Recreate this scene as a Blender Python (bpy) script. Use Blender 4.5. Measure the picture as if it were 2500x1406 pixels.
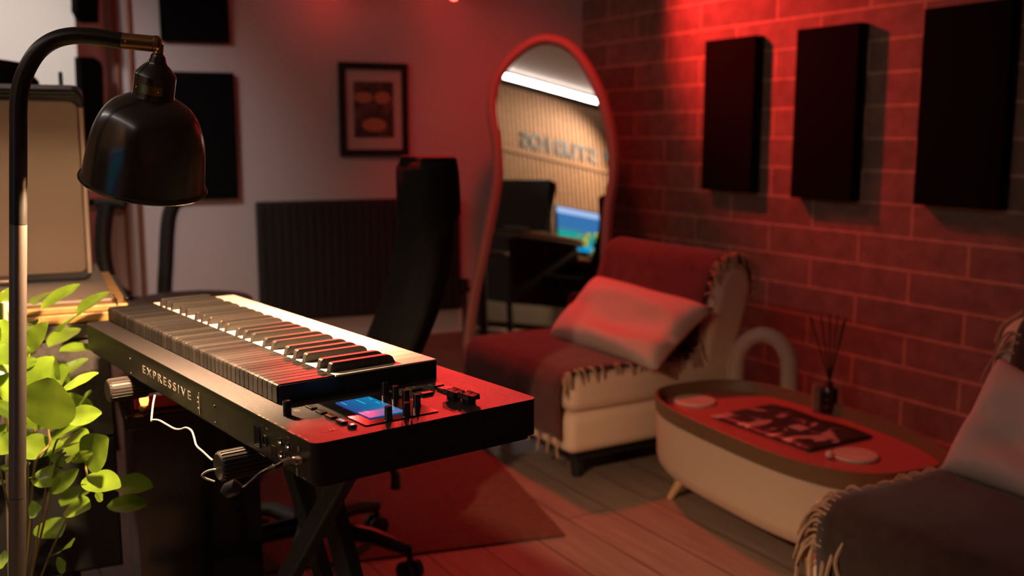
import bpy, bmesh, math, random
from mathutils import Vector, Matrix, noise
from math import sin, cos, tan, atan, atan2, radians, pi, sqrt
random.seed(7)
for o in list(bpy.data.objects): bpy.data.objects.remove(o)
S = bpy.context.scene
COL = S.collection

# ------------------------------------------------------------------ camera, world, lights
H = 1.15; F = 2430.0; PIT = 0.152
CAM = Vector((0, 0, H))
cd = bpy.data.cameras.new('camera'); cam = bpy.data.objects.new('camera', cd); COL.objects.link(cam)
cam.location = CAM; cam.rotation_euler = (pi/2 - PIT, 0, 0)
cd.sensor_width = 36; cd.lens = 36*F/2500; cd.clip_start = 0.05; cd.clip_end = 60
cd.dof.use_dof = True; cd.dof.focus_distance = 1.30; cd.dof.aperture_fstop = 3.9
S.camera = cam
S.view_settings.view_transform = 'Standard'; S.view_settings.look = 'None'
S.view_settings.gamma = 1; S.view_settings.use_curve_mapping = False
S.view_settings.exposure = 0.06
w = bpy.data.worlds.new('World'); S.world = w; w.use_nodes = True
w.node_tree.nodes['Background'].inputs[0].default_value = (0.02, 0.015, 0.012, 1)
w.node_tree.nodes['Background'].inputs[1].default_value = 0.3

def light(name, kind, loc, col, power, target=None, **kw):
    d = bpy.data.lights.new(name, kind); d.color = col; d.energy = power
    for k, v in kw.items(): setattr(d, k, v)
    o = bpy.data.objects.new(name, d); COL.objects.link(o); o.location = loc
    if target is not None:
        o.rotation_euler = (Vector(target)-Vector(loc)).to_track_quat('-Z', 'Y').to_euler()
    return o
RED = (1.0, 0.035, 0.03); WARM = (1.0, 0.62, 0.33)
RED1 = Vector((-0.295, 5.22, 1.845)); RED2 = Vector((-0.86, 4.98, 1.825)); RED3 = Vector((0.12, 4.75, 2.12))
light('red_spot_light', 'SPOT', RED1+Vector((0, -.05, -.03)), RED, 205, (0.16, 1.08, .8), spot_size=radians(17), spot_blend=.6, shadow_soft_size=.028)
light('red_spot_light', 'SPOT', RED2+Vector((0, -.05, -.03)), RED, 140, (0.16, 1.08, .8), spot_size=radians(17), spot_blend=.6, shadow_soft_size=.028)
light('red_wall_wash', 'SPOT', RED3, RED, 200, (1.05, 4.60, 1.68), spot_size=radians(76), spot_blend=1.0, shadow_soft_size=.05)
light('slat_wash', 'SPOT', (-.55, -.05, 2.36), (1.0, .72, .48), 230, (-1.95, .75, .95), spot_size=radians(84), spot_blend=.7, shadow_soft_size=.03)  # added spot without a fixture, brightens the slats and their warm bounce
light('corner_wash', 'SPOT', (-1.75, 2.7, 2.2), (1.0, .90, .84), 84, (-2.2, 4.5, 1.0), spot_size=radians(66), spot_blend=1.0, shadow_soft_size=.06)
light('red_back_wash', 'SPOT', (.05, 4.1, 2.36), RED, 42, (.12, 5.55, .75), spot_size=radians(66), spot_blend=1.0, shadow_soft_size=.08)  # added red spot without a fixture, there to redden the back wall
light('red_room_fill', 'SPOT', (-.3, 4.4, 2.35), RED, 135, (.45, 3.5, .4), spot_size=radians(68), spot_blend=.9, shadow_soft_size=.08)

# ------------------------------------------------------------------ geometry helpers
def ray(px, py):
    x = (px-1250)/F; u = -(py-703)/F; c, s = cos(PIT), sin(PIT)
    return Vector((x, c+u*s, -s+u*c))
def onplane(px, py, p0, n):
    d = ray(px, py); n = Vector(n)
    return CAM + d*((Vector(p0)-CAM).dot(n)/d.dot(n))
def onz(px, py, z): return onplane(px, py, (0, 0, z), (0, 0, 1))
def aty(px, py, y): return onplane(px, py, (0, y, 0), (0, 1, 0))
def rotz(a): return Matrix.Rotation(a, 4, 'Z')

class MB:
    def __init__(s): s.v = []; s.f = []; s.m = []; s.mi = 0
    def add(s, vs, fs, mi=None):
        b = len(s.v); s.v += [Vector(p) for p in vs]
        s.f += [tuple(i+b for i in f) for f in fs]; s.m += [s.mi if mi is None else mi]*len(fs); return s
    def box(s, c, size, M=None, mi=None):
        c = Vector(c); x, y, z = [k/2 for k in size]
        P = [Vector((i*x, j*y, k*z)) for i in (-1, 1) for j in (-1, 1) for k in (-1, 1)]
        P = [(M @ p if M else p) + c for p in P]
        return s.add(P, [(0, 1, 3, 2), (4, 6, 7, 5), (0, 4, 5, 1), (2, 3, 7, 6), (0, 2, 6, 4), (1, 5, 7, 3)], mi)
    def rbox(s, c, size, r=.01, seg=3, M=None, mi=None):
        bm = bmesh.new(); bmesh.ops.create_cube(bm, size=1)
        for v in bm.verts: v.co = Vector((v.co.x*size[0], v.co.y*size[1], v.co.z*size[2]))
        bmesh.ops.bevel(bm, geom=bm.edges[:]+bm.verts[:], offset=r, segments=seg, profile=.5, affect='EDGES')
        c = Vector(c); bm.verts.ensure_lookup_table()
        s.add([(M.to_3x3() @ v.co if M else v.co)+c for v in bm.verts], [[v.index for v in f.verts] for f in bm.faces], mi)
        bm.free(); return s
    def tube(s, pts, r, n=12, caps=True, mi=None):
        pts = [Vector(p) for p in pts]; rs = r if isinstance(r, (list, tuple)) else [r]*len(pts)
        V = []; Fs = []; up = None
        for i, p in enumerate(pts):
            t = (pts[min(i+1, len(pts)-1)]-pts[max(i-1, 0)]).normalized()
            if up is None:
                up = Vector((0, 0, 1)) if abs(t.z) < .9 else Vector((1, 0, 0))
            a = (up - t*up.dot(t)).normalized(); b = t.cross(a); up = a
            for k in range(n):
                th = 2*pi*k/n; V.append(p + (a*cos(th)+b*sin(th))*rs[i])
        for i in range(len(pts)-1):
            for k in range(n):
                k2 = (k+1) % n; Fs.append((i*n+k, i*n+k2, (i+1)*n+k2, (i+1)*n+k))
        if caps: Fs.append(tuple(range(n-1, -1, -1))); Fs.append(tuple((len(pts)-1)*n+k for k in range(n)))
        return s.add(V, Fs, mi)
    def cyl(s, a, b, r, n=24, mi=None): return s.tube([a, b], r, n, True, mi)
    def lathe(s, prof, M=None, n=48, mi=None):
        V = []; Fs = []
        for r, z in prof:
            for k in range(n):
                th = 2*pi*k/n; p = Vector((r*cos(th), r*sin(th), z)); V.append(M @ p if M else p)
        for i in range(len(prof)-1):
            for k in range(n):
                k2 = (k+1) % n; Fs.append((i*n+k, i*n+k2, (i+1)*n+k2, (i+1)*n+k))
        return s.add(V, Fs, mi)
    def prism(s, pts, ext, mi=None):
        pts = [Vector(p) for p in pts]; ext = Vector(ext); n = len(pts)
        return s.add(pts+[p+ext for p in pts], [tuple(range(n-1, -1, -1)), tuple(range(n, 2*n))] +
                     [(i, (i+1) % n, n+(i+1) % n, n+i) for i in range(n)], mi)
    def grid(s, fn, nu, nv, mi=None):
        V = [fn(i/nu, j/nv) for j in range(nv+1) for i in range(nu+1)]
        return s.add(V, [(j*(nu+1)+i, j*(nu+1)+i+1, (j+1)*(nu+1)+i+1, (j+1)*(nu+1)+i) for j in range(nv) for i in range(nu)], mi)
    def build(s, name, mats, parent=None, smooth=False, world=True, bevel=0, solid=0, sub=0, M=None):
        me = bpy.data.meshes.new(name); vs = s.v
        if M is not None: vs = [M @ v for v in vs]
        if parent is not None and world:
            inv = MAT[parent.name].inverted(); vs = [inv @ v for v in vs]
        me.from_pydata([tuple(v) for v in vs], [], s.f)
        for m in (mats if isinstance(mats, (list, tuple)) else [mats]): me.materials.append(m)
        me.polygons.foreach_set('material_index', s.m)
        bm = bmesh.new(); bm.from_mesh(me); bmesh.ops.recalc_face_normals(bm, faces=bm.faces[:]); bm.to_mesh(me); bm.free()
        if smooth: me.polygons.foreach_set('use_smooth', [True]*len(me.polygons)); 
        me.update()
        o = bpy.data.objects.new(name, me); COL.objects.link(o)
        if smooth and smooth != 2:
            me.set_sharp_from_angle(angle=radians(38))
        if bevel:
            b = o.modifiers.new('bevel', 'BEVEL'); b.width = bevel; b.segments = 3; b.limit_method = 'ANGLE'; b.angle_limit = radians(35)
        if solid:
            b = o.modifiers.new('thickness', 'SOLIDIFY'); b.thickness = solid; b.offset = 0
        if sub:
            b = o.modifiers.new('subdivision', 'SUBSURF'); b.levels = sub; b.render_levels = sub
        if parent is not None: o.parent = parent
        if parent is None: MAT[o.name] = Matrix.Identity(4)
        elif world: MAT[o.name] = MAT[parent.name].copy()
        return o
MAT = {}
def tag(o, label=None, cat=None, group=None, kind=None):
    if label: o['label'] = label
    if cat: o['category'] = cat
    if group: o['group'] = group
    if kind: o['kind'] = kind
    return o
def thing(name, label, cat, loc=(0, 0, 0), M=None, group=None):
    o = bpy.data.objects.new(name, None); COL.objects.link(o); o.empty_display_size = .05
    M = M if M is not None else Matrix.Translation(loc)
    o.matrix_world = M; o.location = M.to_translation(); o.rotation_euler = M.to_euler()
    MAT[o.name] = M.copy(); return tag(o, label, cat, group)
def textmesh(name, body, size, M, mat, parent, ext=.0002, font=None, spacing=1.0, align='LEFT', bold=0.0):
    c = bpy.data.curves.new(name, 'FONT'); c.body = body; c.size = size; c.extrude = ext; c.offset = bold; c.space_character = spacing; c.align_x = align
    t = bpy.data.objects.new('t', c); COL.objects.link(t)
    dg = bpy.context.evaluated_depsgraph_get(); me = bpy.data.meshes.new_from_object(t.evaluated_get(dg))
    bpy.data.objects.remove(t); bpy.data.curves.remove(c)
    me.materials.clear(); me.materials.append(mat)
    if parent is not None: M = MAT[parent.name].inverted() @ M
    me.transform(M); me.name = name
    o = bpy.data.objects.new(name, me); COL.objects.link(o)
    if parent is not None: o.parent = parent; 
    return o

# ------------------------------------------------------------------ materials
def mat(name, col, rough=.5, metal=0, emit=None, estr=0, bump=0, bscale=200, coat=0, var=0, vscale=8, sheen=0, aniso=0, spec=.5, trans=0, stretch=None, sub=0):
    m = bpy.data.materials.new(name); m.use_nodes = True; nt = m.node_tree; b = nt.nodes['Principled BSDF']
    b.inputs['Base Color'].default_value = (*col, 1); b.inputs['Roughness'].default_value = rough
    b.inputs['Metallic'].default_value = metal; b.inputs['Coat Weight'].default_value = coat; b.inputs['Coat Roughness'].default_value = .08
    b.inputs['Sheen Weight'].default_value = sheen; b.inputs['Specular IOR Level'].default_value = spec
    b.inputs['Transmission Weight'].default_value = trans
    if aniso: b.inputs['Anisotropic'].default_value = aniso
    if emit: b.inputs['Emission Color'].default_value = (*emit, 1); b.inputs['Emission Strength'].default_value = estr
    tc = nt.nodes.new('ShaderNodeTexCoord'); mp = nt.nodes.new('ShaderNodeMapping'); nt.links.new(tc.outputs['Object'], mp.inputs[0])
    if stretch: mp.inputs['Scale'].default_value = stretch
    if var:
        n = nt.nodes.new('ShaderNodeTexNoise'); n.inputs['Scale'].default_value = vscale; n.inputs['Detail'].default_value = 6
        nt.links.new(mp.outputs[0], n.inputs[0])
        r = nt.nodes.new('ShaderNodeValToRGB'); nt.links.new(n.outputs[0], r.inputs[0])
        r.color_ramp.elements[0].position = .3; r.color_ramp.elements[1].position = .72
        r.color_ramp.elements[0].color = (*[max(0, c*(1-var)) for c in col], 1); r.color_ramp.elements[1].color = (*[min(1, c*(1+var)) for c in col], 1)
        nt.links.new(r.outputs[0], b.inputs['Base Color'])
    if bump:
        n = nt.nodes.new('ShaderNodeTexNoise'); n.inputs['Scale'].default_value = bscale; n.inputs['Detail'].default_value = 3
        nt.links.new(mp.outputs[0], n.inputs[0])
        u = nt.nodes.new('ShaderNodeBump'); u.inputs['Strength'].default_value = bump; u.inputs['Distance'].default_value = .002
        nt.links.new(n.outputs[0], u.inputs['Height']); nt.links.new(u.outputs[0], b.inputs['Normal'])
    return m
def emis(name, col, s):
    m = bpy.data.materials.new(name); m.use_nodes = True; nt = m.node_tree; nt.nodes.clear()
    e = nt.nodes.new('ShaderNodeEmission'); o = nt.nodes.new('ShaderNodeOutputMaterial'); e.inputs[0].default_value = (*col, 1); e.inputs[1].default_value = s
    nt.links.new(e.outputs[0], o.inputs[0]); return m

M_wall = mat('painted_wall', (.60, .50, .50), .85, bump=.12, bscale=60)
M_white = mat('white_paint', (.78, .74, .69), .8, bump=.08, bscale=60)
M_ceil = mat('ceiling_paint', (.62, .58, .55), .9)
M_foam = mat('black_acoustic_fabric', (.005, .005, .005), 1, bump=.4, bscale=300, spec=.05)
M_black = mat('black_plastic', (.012, .012, .013), .35, bump=.05, bscale=900)
M_gloss = mat('gloss_black', (.006, .006, .007), .12, coat=.3)
M_rub = mat('black_rubber', (.012, .012, .012), .5)
M_steel = mat('black_steel', (.012, .012, .012), .55)
M_brass = mat('brass', (.30, .19, .08), .28, metal=1, bump=.05, bscale=300)
M_copper = mat('copper_pipe', (.30, .13, .07), .45, metal=.8)
M_shade = mat('dark_enamel', (.016, .014, .011), .22, coat=.15)
M_shadein = mat('inner_enamel', (.16, .12, .08), .5)
M_pole = mat('grey_satin_metal', (.13, .112, .098), .34, metal=.65)
M_case = mat('satin_black_aluminium', (.024, .021, .021), .42, metal=.35, bump=.55, bscale=1400, spec=.6)
M_caseside = mat('black_painted_steel', (.014, .012, .009), .46, metal=.1, bump=.15, bscale=900, spec=.35)
M_keyw = mat('ivory_key', (.86, .78, .66), .32)
M_keyb = mat('satin_black_key', (.020, .0175, .015), .42, bump=.08, bscale=600, spec=.35)
M_keyv = [mat('satin_black_key', (c, c*.87, c*.74), ro, bump=.08, bscale=600, spec=sp) for c, ro, sp in ((.009, .40, .22), (.014, .43, .30), (.011, .42, .25), (.018, .45, .32))]  # tones differ to paint in uneven reflections along the key row
M_print = mat('pale_print', (.50, .44, .36), .6)
M_tan = mat('gold_print', (.6, .42, .2), .5)
M_brush = mat('brushed_metal', (.30, .24, .20), .42, metal=.9, bump=.25, bscale=60, stretch=(30, 30, 1), aniso=.4)
M_grey = mat('dark_grey_laminate', (.075, .068, .06), .55, bump=.2, bscale=250, var=.25, vscale=120)
M_greyw = mat('warm_grey_top', (.20, .165, .135), .55, bump=.05, bscale=400)
M_amber = mat('amber_glass', (.85, .35, .05), .1, coat=.5)
M_redg = mat('red_glass', (.5, .03, .02), .1, coat=.5)
M_redgloss = mat('red_gloss', (.45, .03, .02), .18, coat=.6)
M_dwood = mat('dark_wood', (.10, .045, .028), .45, var=.3, vscale=20, stretch=(1, 12, 1))
M_cream = mat('cream_upholstery', (.80, .60, .44), .9, bump=.35, bscale=500, sheen=.2)
M_throw = mat('dark_wool_throw', (.040, .022, .015), .98, bump=.6, bscale=260, var=.3, vscale=25, sheen=.2)
M_throwr = mat('maroon_wool_throw', (.10, .030, .026), .98, bump=.6, bscale=260, var=.25, vscale=25, sheen=.15)
M_fringe = mat('beige_wool_fringe', (.42, .27, .17), .95, bump=.4, bscale=400)
M_pillow = mat('pale_cotton', (.62, .47, .40), .92, bump=.25, bscale=600)
M_table = mat('cream_lacquer', (.62, .47, .34), .5)
M_lwood = mat('light_wood_leg', (.55, .34, .17), .5, var=.2, vscale=30, stretch=(1, 1, .1))
M_trayrim = mat('olive_bronze_tray', (.17, .095, .045), .5)
M_trayin = mat('red_lit_tray_floor', (.46, .10, .09), .34)  # red light painted into the tray floor colour
M_coast = mat('pale_marble', (.62, .47, .38), .4, var=.15, vscale=20)
M_chair = mat('black_fabric', (.005, .0048, .004), .95, spec=.1, bump=.4, bscale=500)
M_rug = mat('dark_red_rug', (.13, .045, .03), .98, bump=.7, bscale=400, var=.2, vscale=40)
M_mframe = mat('pink_mirror_frame', (.48, .22, .18), .6)
M_mirror = mat('mirror_silver', (.92, .92, .92), .0, metal=1)
M_ceram = mat('cream_ceramic', (.62, .45, .36), .55)
M_leaf = mat('glossy_leaf', (.16, .28, .022), .28, coat=.25, var=.35, vscale=25)
nt = M_leaf.node_tree; b = nt.nodes['Principled BSDF']; tl_ = nt.nodes.new('ShaderNodeBsdfTranslucent'); tl_.inputs[0].default_value = (.22, .36, .03, 1)
mx_ = nt.nodes.new('ShaderNodeMixShader'); mx_.inputs[0].default_value = .35; nt.links.new(b.outputs[0], mx_.inputs[1]); nt.links.new(tl_.outputs[0], mx_.inputs[2]); nt.links.new(mx_.outputs[0], nt.nodes['Material Output'].inputs[0])
M_stem = mat('leaf_stem', (.16, .13, .035), .5)
M_soil = mat('potting_soil', (.03, .02, .015), 1, bump=1, bscale=80)
M_pot = mat('dark_pot', (.02, .018, .017), .5)
M_cable = mat('grey_cable', (.36, .31, .27), .4)
M_white2 = mat('speaker_cone', (.45, .42, .40), .5)
M_bulb_red = emis('red_bulb_glow', (1, .03, .02), 30)
M_bulb = emis('warm_bulb_glow', (1, .72, .42), 30)
M_strip = emis('white_led', (1.0, .88, .80), 13.0)
M_cyan = emis('cyan_key_light', (.15, .75, .8), 1.0)
M_bluew = emis('blue_white_light', (.35, .75, 1.0), 1.6)
M_ledw = emis('white_pin_light', (.85, .9, 1), 2.5)

def brick_mat():
    m = bpy.data.materials.new('grey_block_wall'); m.use_nodes = True; nt = m.node_tree; b = nt.nodes['Principled BSDF']
    tc = nt.nodes.new('ShaderNodeTexCoord')
    br = nt.nodes.new('ShaderNodeTexBrick'); nt.links.new(tc.outputs['Object'], br.inputs['Vector'])
    br.inputs['Scale'].default_value = 1; br.inputs['Brick Width'].default_value = .50; br.inputs['Row Height'].default_value = .1265
    br.inputs['Mortar Size'].default_value = .0065; br.inputs['Mortar Smooth'].default_value = .4
    br.inputs['Color1'].default_value = (.20, .135, .10, 1); br.inputs['Color2'].default_value = (.27, .18, .135, 1); br.inputs['Mortar'].default_value = (.50, .34, .24, 1)
    no = nt.nodes.new('ShaderNodeTexNoise'); no.inputs['Scale'].default_value = 14; no.inputs['Detail'].default_value = 8; nt.links.new(tc.outputs['Object'], no.inputs[0])
    mx = nt.nodes.new('ShaderNodeMix'); mx.data_type = 'RGBA'; mx.blend_type = 'MULTIPLY'; mx.inputs[0].default_value = .6
    rp = nt.nodes.new('ShaderNodeValToRGB'); rp.color_ramp.elements[0].position = .3; rp.color_ramp.elements[0].color = (.45, .45, .45, 1); rp.color_ramp.elements[1].position = .65
    nt.links.new(no.outputs[0], rp.inputs[0]); nt.links.new(br.outputs['Color'], mx.inputs[6]); nt.links.new(rp.outputs[0], mx.inputs[7]); nt.links.new(mx.outputs[2], b.inputs['Base Color'])
    b.inputs['Roughness'].default_value = .85
    n2 = nt.nodes.new('ShaderNodeTexNoise'); n2.inputs['Scale'].default_value = 90; nt.links.new(tc.outputs['Object'], n2.inputs[0])
    ad = nt.nodes.new('ShaderNodeMath'); ad.operation = 'MULTIPLY_ADD'; ad.inputs[1].default_value = 1.0
    nt.links.new(br.outputs['Fac'], ad.inputs[0]); nt.links.new(n2.outputs[0], ad.inputs[2])
    bu = nt.nodes.new('ShaderNodeBump'); bu.inputs['Strength'].default_value = .35; bu.inputs['Distance'].default_value = .006
    nt.links.new(ad.outputs[0], bu.inputs['Height']); nt.links.new(bu.outputs[0], b.inputs['Normal'])
    return m
def plank_mat(name, cols, pw, pl, gap, rough=.5):
    m = bpy.data.materials.new(name); m.use_nodes = True; nt = m.node_tree; b = nt.nodes['Principled BSDF']
    tc = nt.nodes.new('ShaderNodeTexCoord')
    br = nt.nodes.new('ShaderNodeTexBrick'); nt.links.new(tc.outputs['Object'], br.inputs['Vector'])
    br.inputs['Scale'].default_value = 1; br.inputs['Brick Width'].default_value = pl; br.inputs['Row Height'].default_value = pw; br.inputs['Mortar Size'].default_value = gap
    br.inputs['Color1'].default_value = (*cols[0], 1); br.inputs['Color2'].default_value = (*cols[1], 1); br.inputs['Mortar'].default_value = (*cols[2], 1)
    mp = nt.nodes.new('ShaderNodeMapping'); mp.inputs['Scale'].default_value = (1.5, 18, 18); nt.links.new(tc.outputs['Object'], mp.inputs[0])
    no = nt.nodes.new('ShaderNodeTexNoise'); no.inputs['Scale'].default_value = 2.5; no.inputs['Detail'].default_value = 8; nt.links.new(mp.outputs[0], no.inputs[0])
    rp = nt.nodes.new('ShaderNodeValToRGB'); rp.color_ramp.elements[0].position = .3; rp.color_ramp.elements[0].color = (.6, .6, .6, 1); rp.color_ramp.elements[1].position = .7
    nt.links.new(no.outputs[0], rp.inputs[0])
    mx = nt.nodes.new('ShaderNodeMix'); mx.data_type = 'RGBA'; mx.blend_type = 'MULTIPLY'; mx.inputs[0].default_value = .8
    nt.links.new(br.outputs['Color'], mx.inputs[6]); nt.links.new(rp.outputs[0], mx.inputs[7]); nt.links.new(mx.outputs[2], b.inputs['Base Color'])
    b.inputs['Roughness'].default_value = rough
    return m
M_brick = brick_mat()
M_floor = plank_mat('grey_brown_planks', ((.34, .24, .18), (.28, .205, .16), (.07, .05, .04)), .16, 1.6, .003, .45)
M_bamboo = plank_mat('bamboo_board', ((.62, .36, .11), (.55, .31, .09), (.50, .27, .08)), .012, .5, .0005, .4)
M_slat = plank_mat('oak_slats', ((.58, .36, .22), (.52, .32, .19), (.5, .3, .18)), 3, 3, .0001, .6)
M_slatback = mat('dark_felt', (.06, .045, .035), .9)

# ------------------------------------------------------------------ room frame
BA = radians(23)
bd = Vector((cos(BA), sin(BA), 0)); bn = Vector((-sin(BA), cos(BA), 0))       # along / into the back wall
rd = Vector((.5056, -.8628, 0)); rn = Vector((.8628, .5056, 0))                 # along / out of the brick wall
pb = onz(1050, 845, 0)
t = onplane(1418, 400, pb, bn); COR = Vector((t.x, t.y, 0))
WR = rn.dot(COR); WL = -1.30
CEIL = 2.42
def wallpt(px, py, off=0): return onplane(px, py, COR-rn*off, rn)
def backpt(px, py, off=0): return onplane(px, py, pb-bn*off, bn)
def isect(n1, d1, n2, d2):
    det = n1.x*n2.y-n1.y*n2.x
    return Vector(((d1*n2.y-n1.y*d2)/det, (n1.x*d2-d1*n2.x)/det, 0))
BL = isect(bn, bn.dot(pb), rn, WL)                    # back / left corner
RD = rd.dot(Vector((0, -2.2, 0)))                     # rear wall distance along rd
RR = isect(rn, WR, rd, RD); RL = isect(rn, WL, rd, RD)
def wall(name, a, b, out, m, th=.12, z1=CEIL):
    d = (b-a); L = d.length; ang = atan2(d.y, d.x)
    Mx = Matrix.Translation(a) @ rotz(ang)
    loc = Mx.inverted().to_3x3() @ out
    sgn = 1 if loc.y > 0 else -1
    mb = MB(); mb.box((L/2, sgn*th/2, z1/2), (L, th, z1))
    # brick textures read object X / Y, so build standing in the XY plane and rotate upright
    o = bpy.data.objects.new(name, None); bpy.data.objects.remove(o)
    me = MB(); me.v = [Vector((v.x, v.z, -v.y)) for v in mb.v]; me.f = mb.f; me.m = mb.m
    ob = me.build(name, m); ob.matrix_world = Mx @ Matrix.Rotation(pi/2, 4, 'X')
    tag(ob, kind='structure'); return ob
wall('wall_right', COR, RR, rn, M_brick)
wall('wall_back', BL, COR+bd*.14, bn, M_wall)
wall('wall_rear', RL, RR, rd, M_wall)
mb = MB(); cs = [BL-rn*.2+bn*.3, COR+rn*.3+bn*.3, RR+rn*.2+rd*.2, RL-rn*.2+rd*.2]
fa = atan2(rd.y, rd.x); Rf = rotz(-fa)
mb.prism([Rf @ c for c in cs], (0, 0, -.08)); fl = mb.build('floor', M_floor); fl.rotation_euler = (0, 0, fa); tag(fl, kind='structure')
mb = MB(); mb.prism([c+Vector((0, 0, CEIL)) for c in cs], (0, 0, .08)); tag(mb.build('ceiling', M_ceil), kind='structure')
# skirting board along the back wall
mb = MB(); a = COR-bd*.05; L = (BL-a).length
mb.box((a+BL)/2-bn*.008+Vector((0, 0, .035)), (L-.1, .016, .07), rotz(BA)); tag(mb.build('baseboard_back', mat('skirting_paint', (.22, .09, .07), .6)), kind='structure')

# left wall: dark felt with oak slats, a rail and a bright strip light
Lq0 = rd.dot(BL); Lq1 = RD
def LW(q, off, z): return rn*(WL+off)+rd*q+Vector((0, 0, z))
mb = MB(); c = LW((Lq0+Lq1)/2, -.06, CEIL/2); mb.box(c, (Lq1-Lq0+.3, .12, CEIL), rotz(fa)); tag(mb.build('wall_left', M_slatback), kind='structure')
mb = MB(); q = Lq0+.9
while q < .6:
    mb.box(LW(q, .014, 1.14), (.027, .028, 2.28), rotz(fa)); q += .052
tag(mb.build('trim_1', M_slat), kind='structure')
# ------------------------------------------------------------------ pillar at the left end of the back wall
pA = backpt(256, 100); pA.z = 0
pillar_d = .62
pB = backpt(186, 100, .45); pB.z = 0
sdir = (pA-pB).normalized(); sdn = Vector((sdir.y, -sdir.x, 0))      # splayed side face, its outward normal
dl = ((rn.dot(pA)-WL)/rn.dot(bd)); dl2 = ((rn.dot(pB)-WL)/rn.dot(bd))
mb = MB(); mb.prism([pA-bn*.001, pA-bn*.001-bd*(dl-.03), pB-bd*(dl2-.03), pB], (0, 0, CEIL-.001)); tag(mb.build('wall_pillar', M_white), kind='structure')

# ================================================================== KEYBOARD (expressive synthesizer)
KA = Vector((-.2158, 1.0437, H-.332)); KYAW = .6584; KW = .316; KL = .90; KH = .053
KM = Matrix.Translation(KA) @ rotz(KYAW)
kb = thing('synthesizer', 'black synthesizer with long satin keys, blue screen and back panel lettering, on the folding stand', 'synthesizer', M=KM)
def K(px, py, c=0.0):
    p = KM.inverted() @ onplane(px, py, (0, 0, KA.z+c), (0, 0, 1)); return p
def KBk(px, py):       # a point on the back panel (local x = 0)
    n = KM.to_3x3() @ Vector((1, 0, 0)); return KM.inverted() @ onplane(px, py, KA, n)
def kbuild(mb, name, m, parent=None, **kw):
    p = parent or kb
    return mb.build(name, m, p, world=False, **kw)
MAT_LOCAL = True
# case with rounded corners
def rrect(x0, y0, x1, y1, r, n=8):
    out = []
    for cx, cy, a0 in ((x1-r, y1-r, 0), (x0+r, y1-r, pi/2), (x0+r, y0+r, pi), (x1-r, y0+r, 1.5*pi)):
        for k in range(n+1):
            a = a0+pi/2*k/n; out.append((cx+r*cos(a), cy+r*sin(a)))
    return out
mb = MB(); mb.prism([(x, y, -KH+.006) for x, y in rrect(.0005, .0005, KW-.0005, KL-.0005, .012)], (0, 0, KH-.0075))
mb.mi = 0; mb.prism([(x, y, -KH) for x, y in rrect(.006, .006, KW-.006, KL-.006, .012)], (0, 0, .007))
kbuild(mb, 'case', M_caseside, bevel=.0008)
mb = MB(); mb.prism([(x, y, -.0018) for x, y in rrect(0, 0, KW, KL, .0125)], (0, 0, .0018)); kbuild(mb, 'top_plate', M_case, bevel=.0006)
# fine engraved line on the top plate near the free corner
p, q = K(1125, 930), K(1243, 967)
mb = MB(); d = (q-p); mb.box(((p.x+q.x)/2, (p.y+q.y)/2, .0001), (d.length, .0006, .0003), rotz(atan2(d.y, d.x))); kbuild(mb, 'engraved_line', M_tan)

BO, BW, BS, BE = .0388, .2376, .1766, .893; KTOP = .0250
nW = 29; ww = (BE-BS)/nW; nS = 49; sw = (BE-BS)/nS
REAR = BO+.082; BLK1 = BO+.180
# block under the keys
mb = MB(); mb.box((BO+BW/2+.002, (BS+BE)/2, KTOP/2-.0125), (BW-.008, BE-BS-.002, KTOP-.0-.0125+.012)); kbuild(mb, 'key_bed', M_gloss)
mb = MB(); mb.box((BO+BW/2+.001, BS-.0012, .0118), (BW-.004, .0022, .0235)); kbuild(mb, 'end_cheek', M_black, bevel=.0006)
pattern = [0, 1, 0, 1, 0, 0, 1, 0, 1, 0, 1, 0]
wi = 0
def keybar(mb, x0, x1, y0, y1, z0, z1, ch=.0025, mi=0):
    # bar along local x with a rounded rear edge
    pr = [(x0, z0), (x0, z1-ch*1.6), (x0+ch*.35, z1-ch*.6), (x0+ch, z1-ch*.15), (x0+ch*2, z1), (x1, z1), (x1, z0)]
    mb.prism([(x, y0, z) for x, z in pr], (0, y1-y0, 0), mi)
for k in range(nS):
    black = pattern[k % 12]
    s0 = BS+k*sw; mb = MB()
    keybar(mb, BO, REAR-.0006, s0+.0005, s0+sw-.0005, .001, KTOP, .0028)
    cs = s0+sw/2
    if black:
        hw = .0052; z1 = KTOP+.0125; z0 = KTOP-.003
        pr = [(REAR+.001, z0), (REAR+.001, KTOP+.001), (REAR+.0035, z1-.002), (REAR+.006, z1), (BLK1-.012, z1), (BLK1-.006, z1-.0012), (BLK1-.002, z1-.004), (BLK1+.003, KTOP-.001), (BLK1+.003, z0)]
        mb.prism([(x, cs-hw, z) for x, z in pr], (0, 2*hw, 0), 1)
        kbuild(mb, 'black_key', [M_keyv[(k*7+k//3) % 4], M_keyb], bevel=.0009)
    else:
        y0 = BS+wi*ww; y1 = y0+ww; wi += 1
        lb = k > 0 and pattern[(k-1) % 12]; rb = k < nS-1 and pattern[(k+1) % 12]
        a0 = y0+.0004; a1 = y1-.0004
        n0 = (s0-sw/2+.0060) if lb else a0; n1 = (s0+sw+sw/2-.0060) if rb else a1
        n0 = max(n0, a0); n1 = min(n1, a1)
        x1 = BO+BW
        mb.prism([(REAR+.0005, n0, KTOP-.012), (BLK1+.004, n0, KTOP-.012), (BLK1+.004, n1, KTOP-.012), (REAR+.0005, n1, KTOP-.012)], (0, 0, .012), 1)
        mb.prism([(BLK1+.004, a0, KTOP-.018), (x1, a0, KTOP-.018), (x1, a1, KTOP-.018), (BLK1+.004, a1, KTOP-.018)], (0, 0, .018), 1)
        kbuild(mb, 'white_key', [M_keyv[(k*5+k//4) % 4], M_keyw], bevel=.0005)
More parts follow.
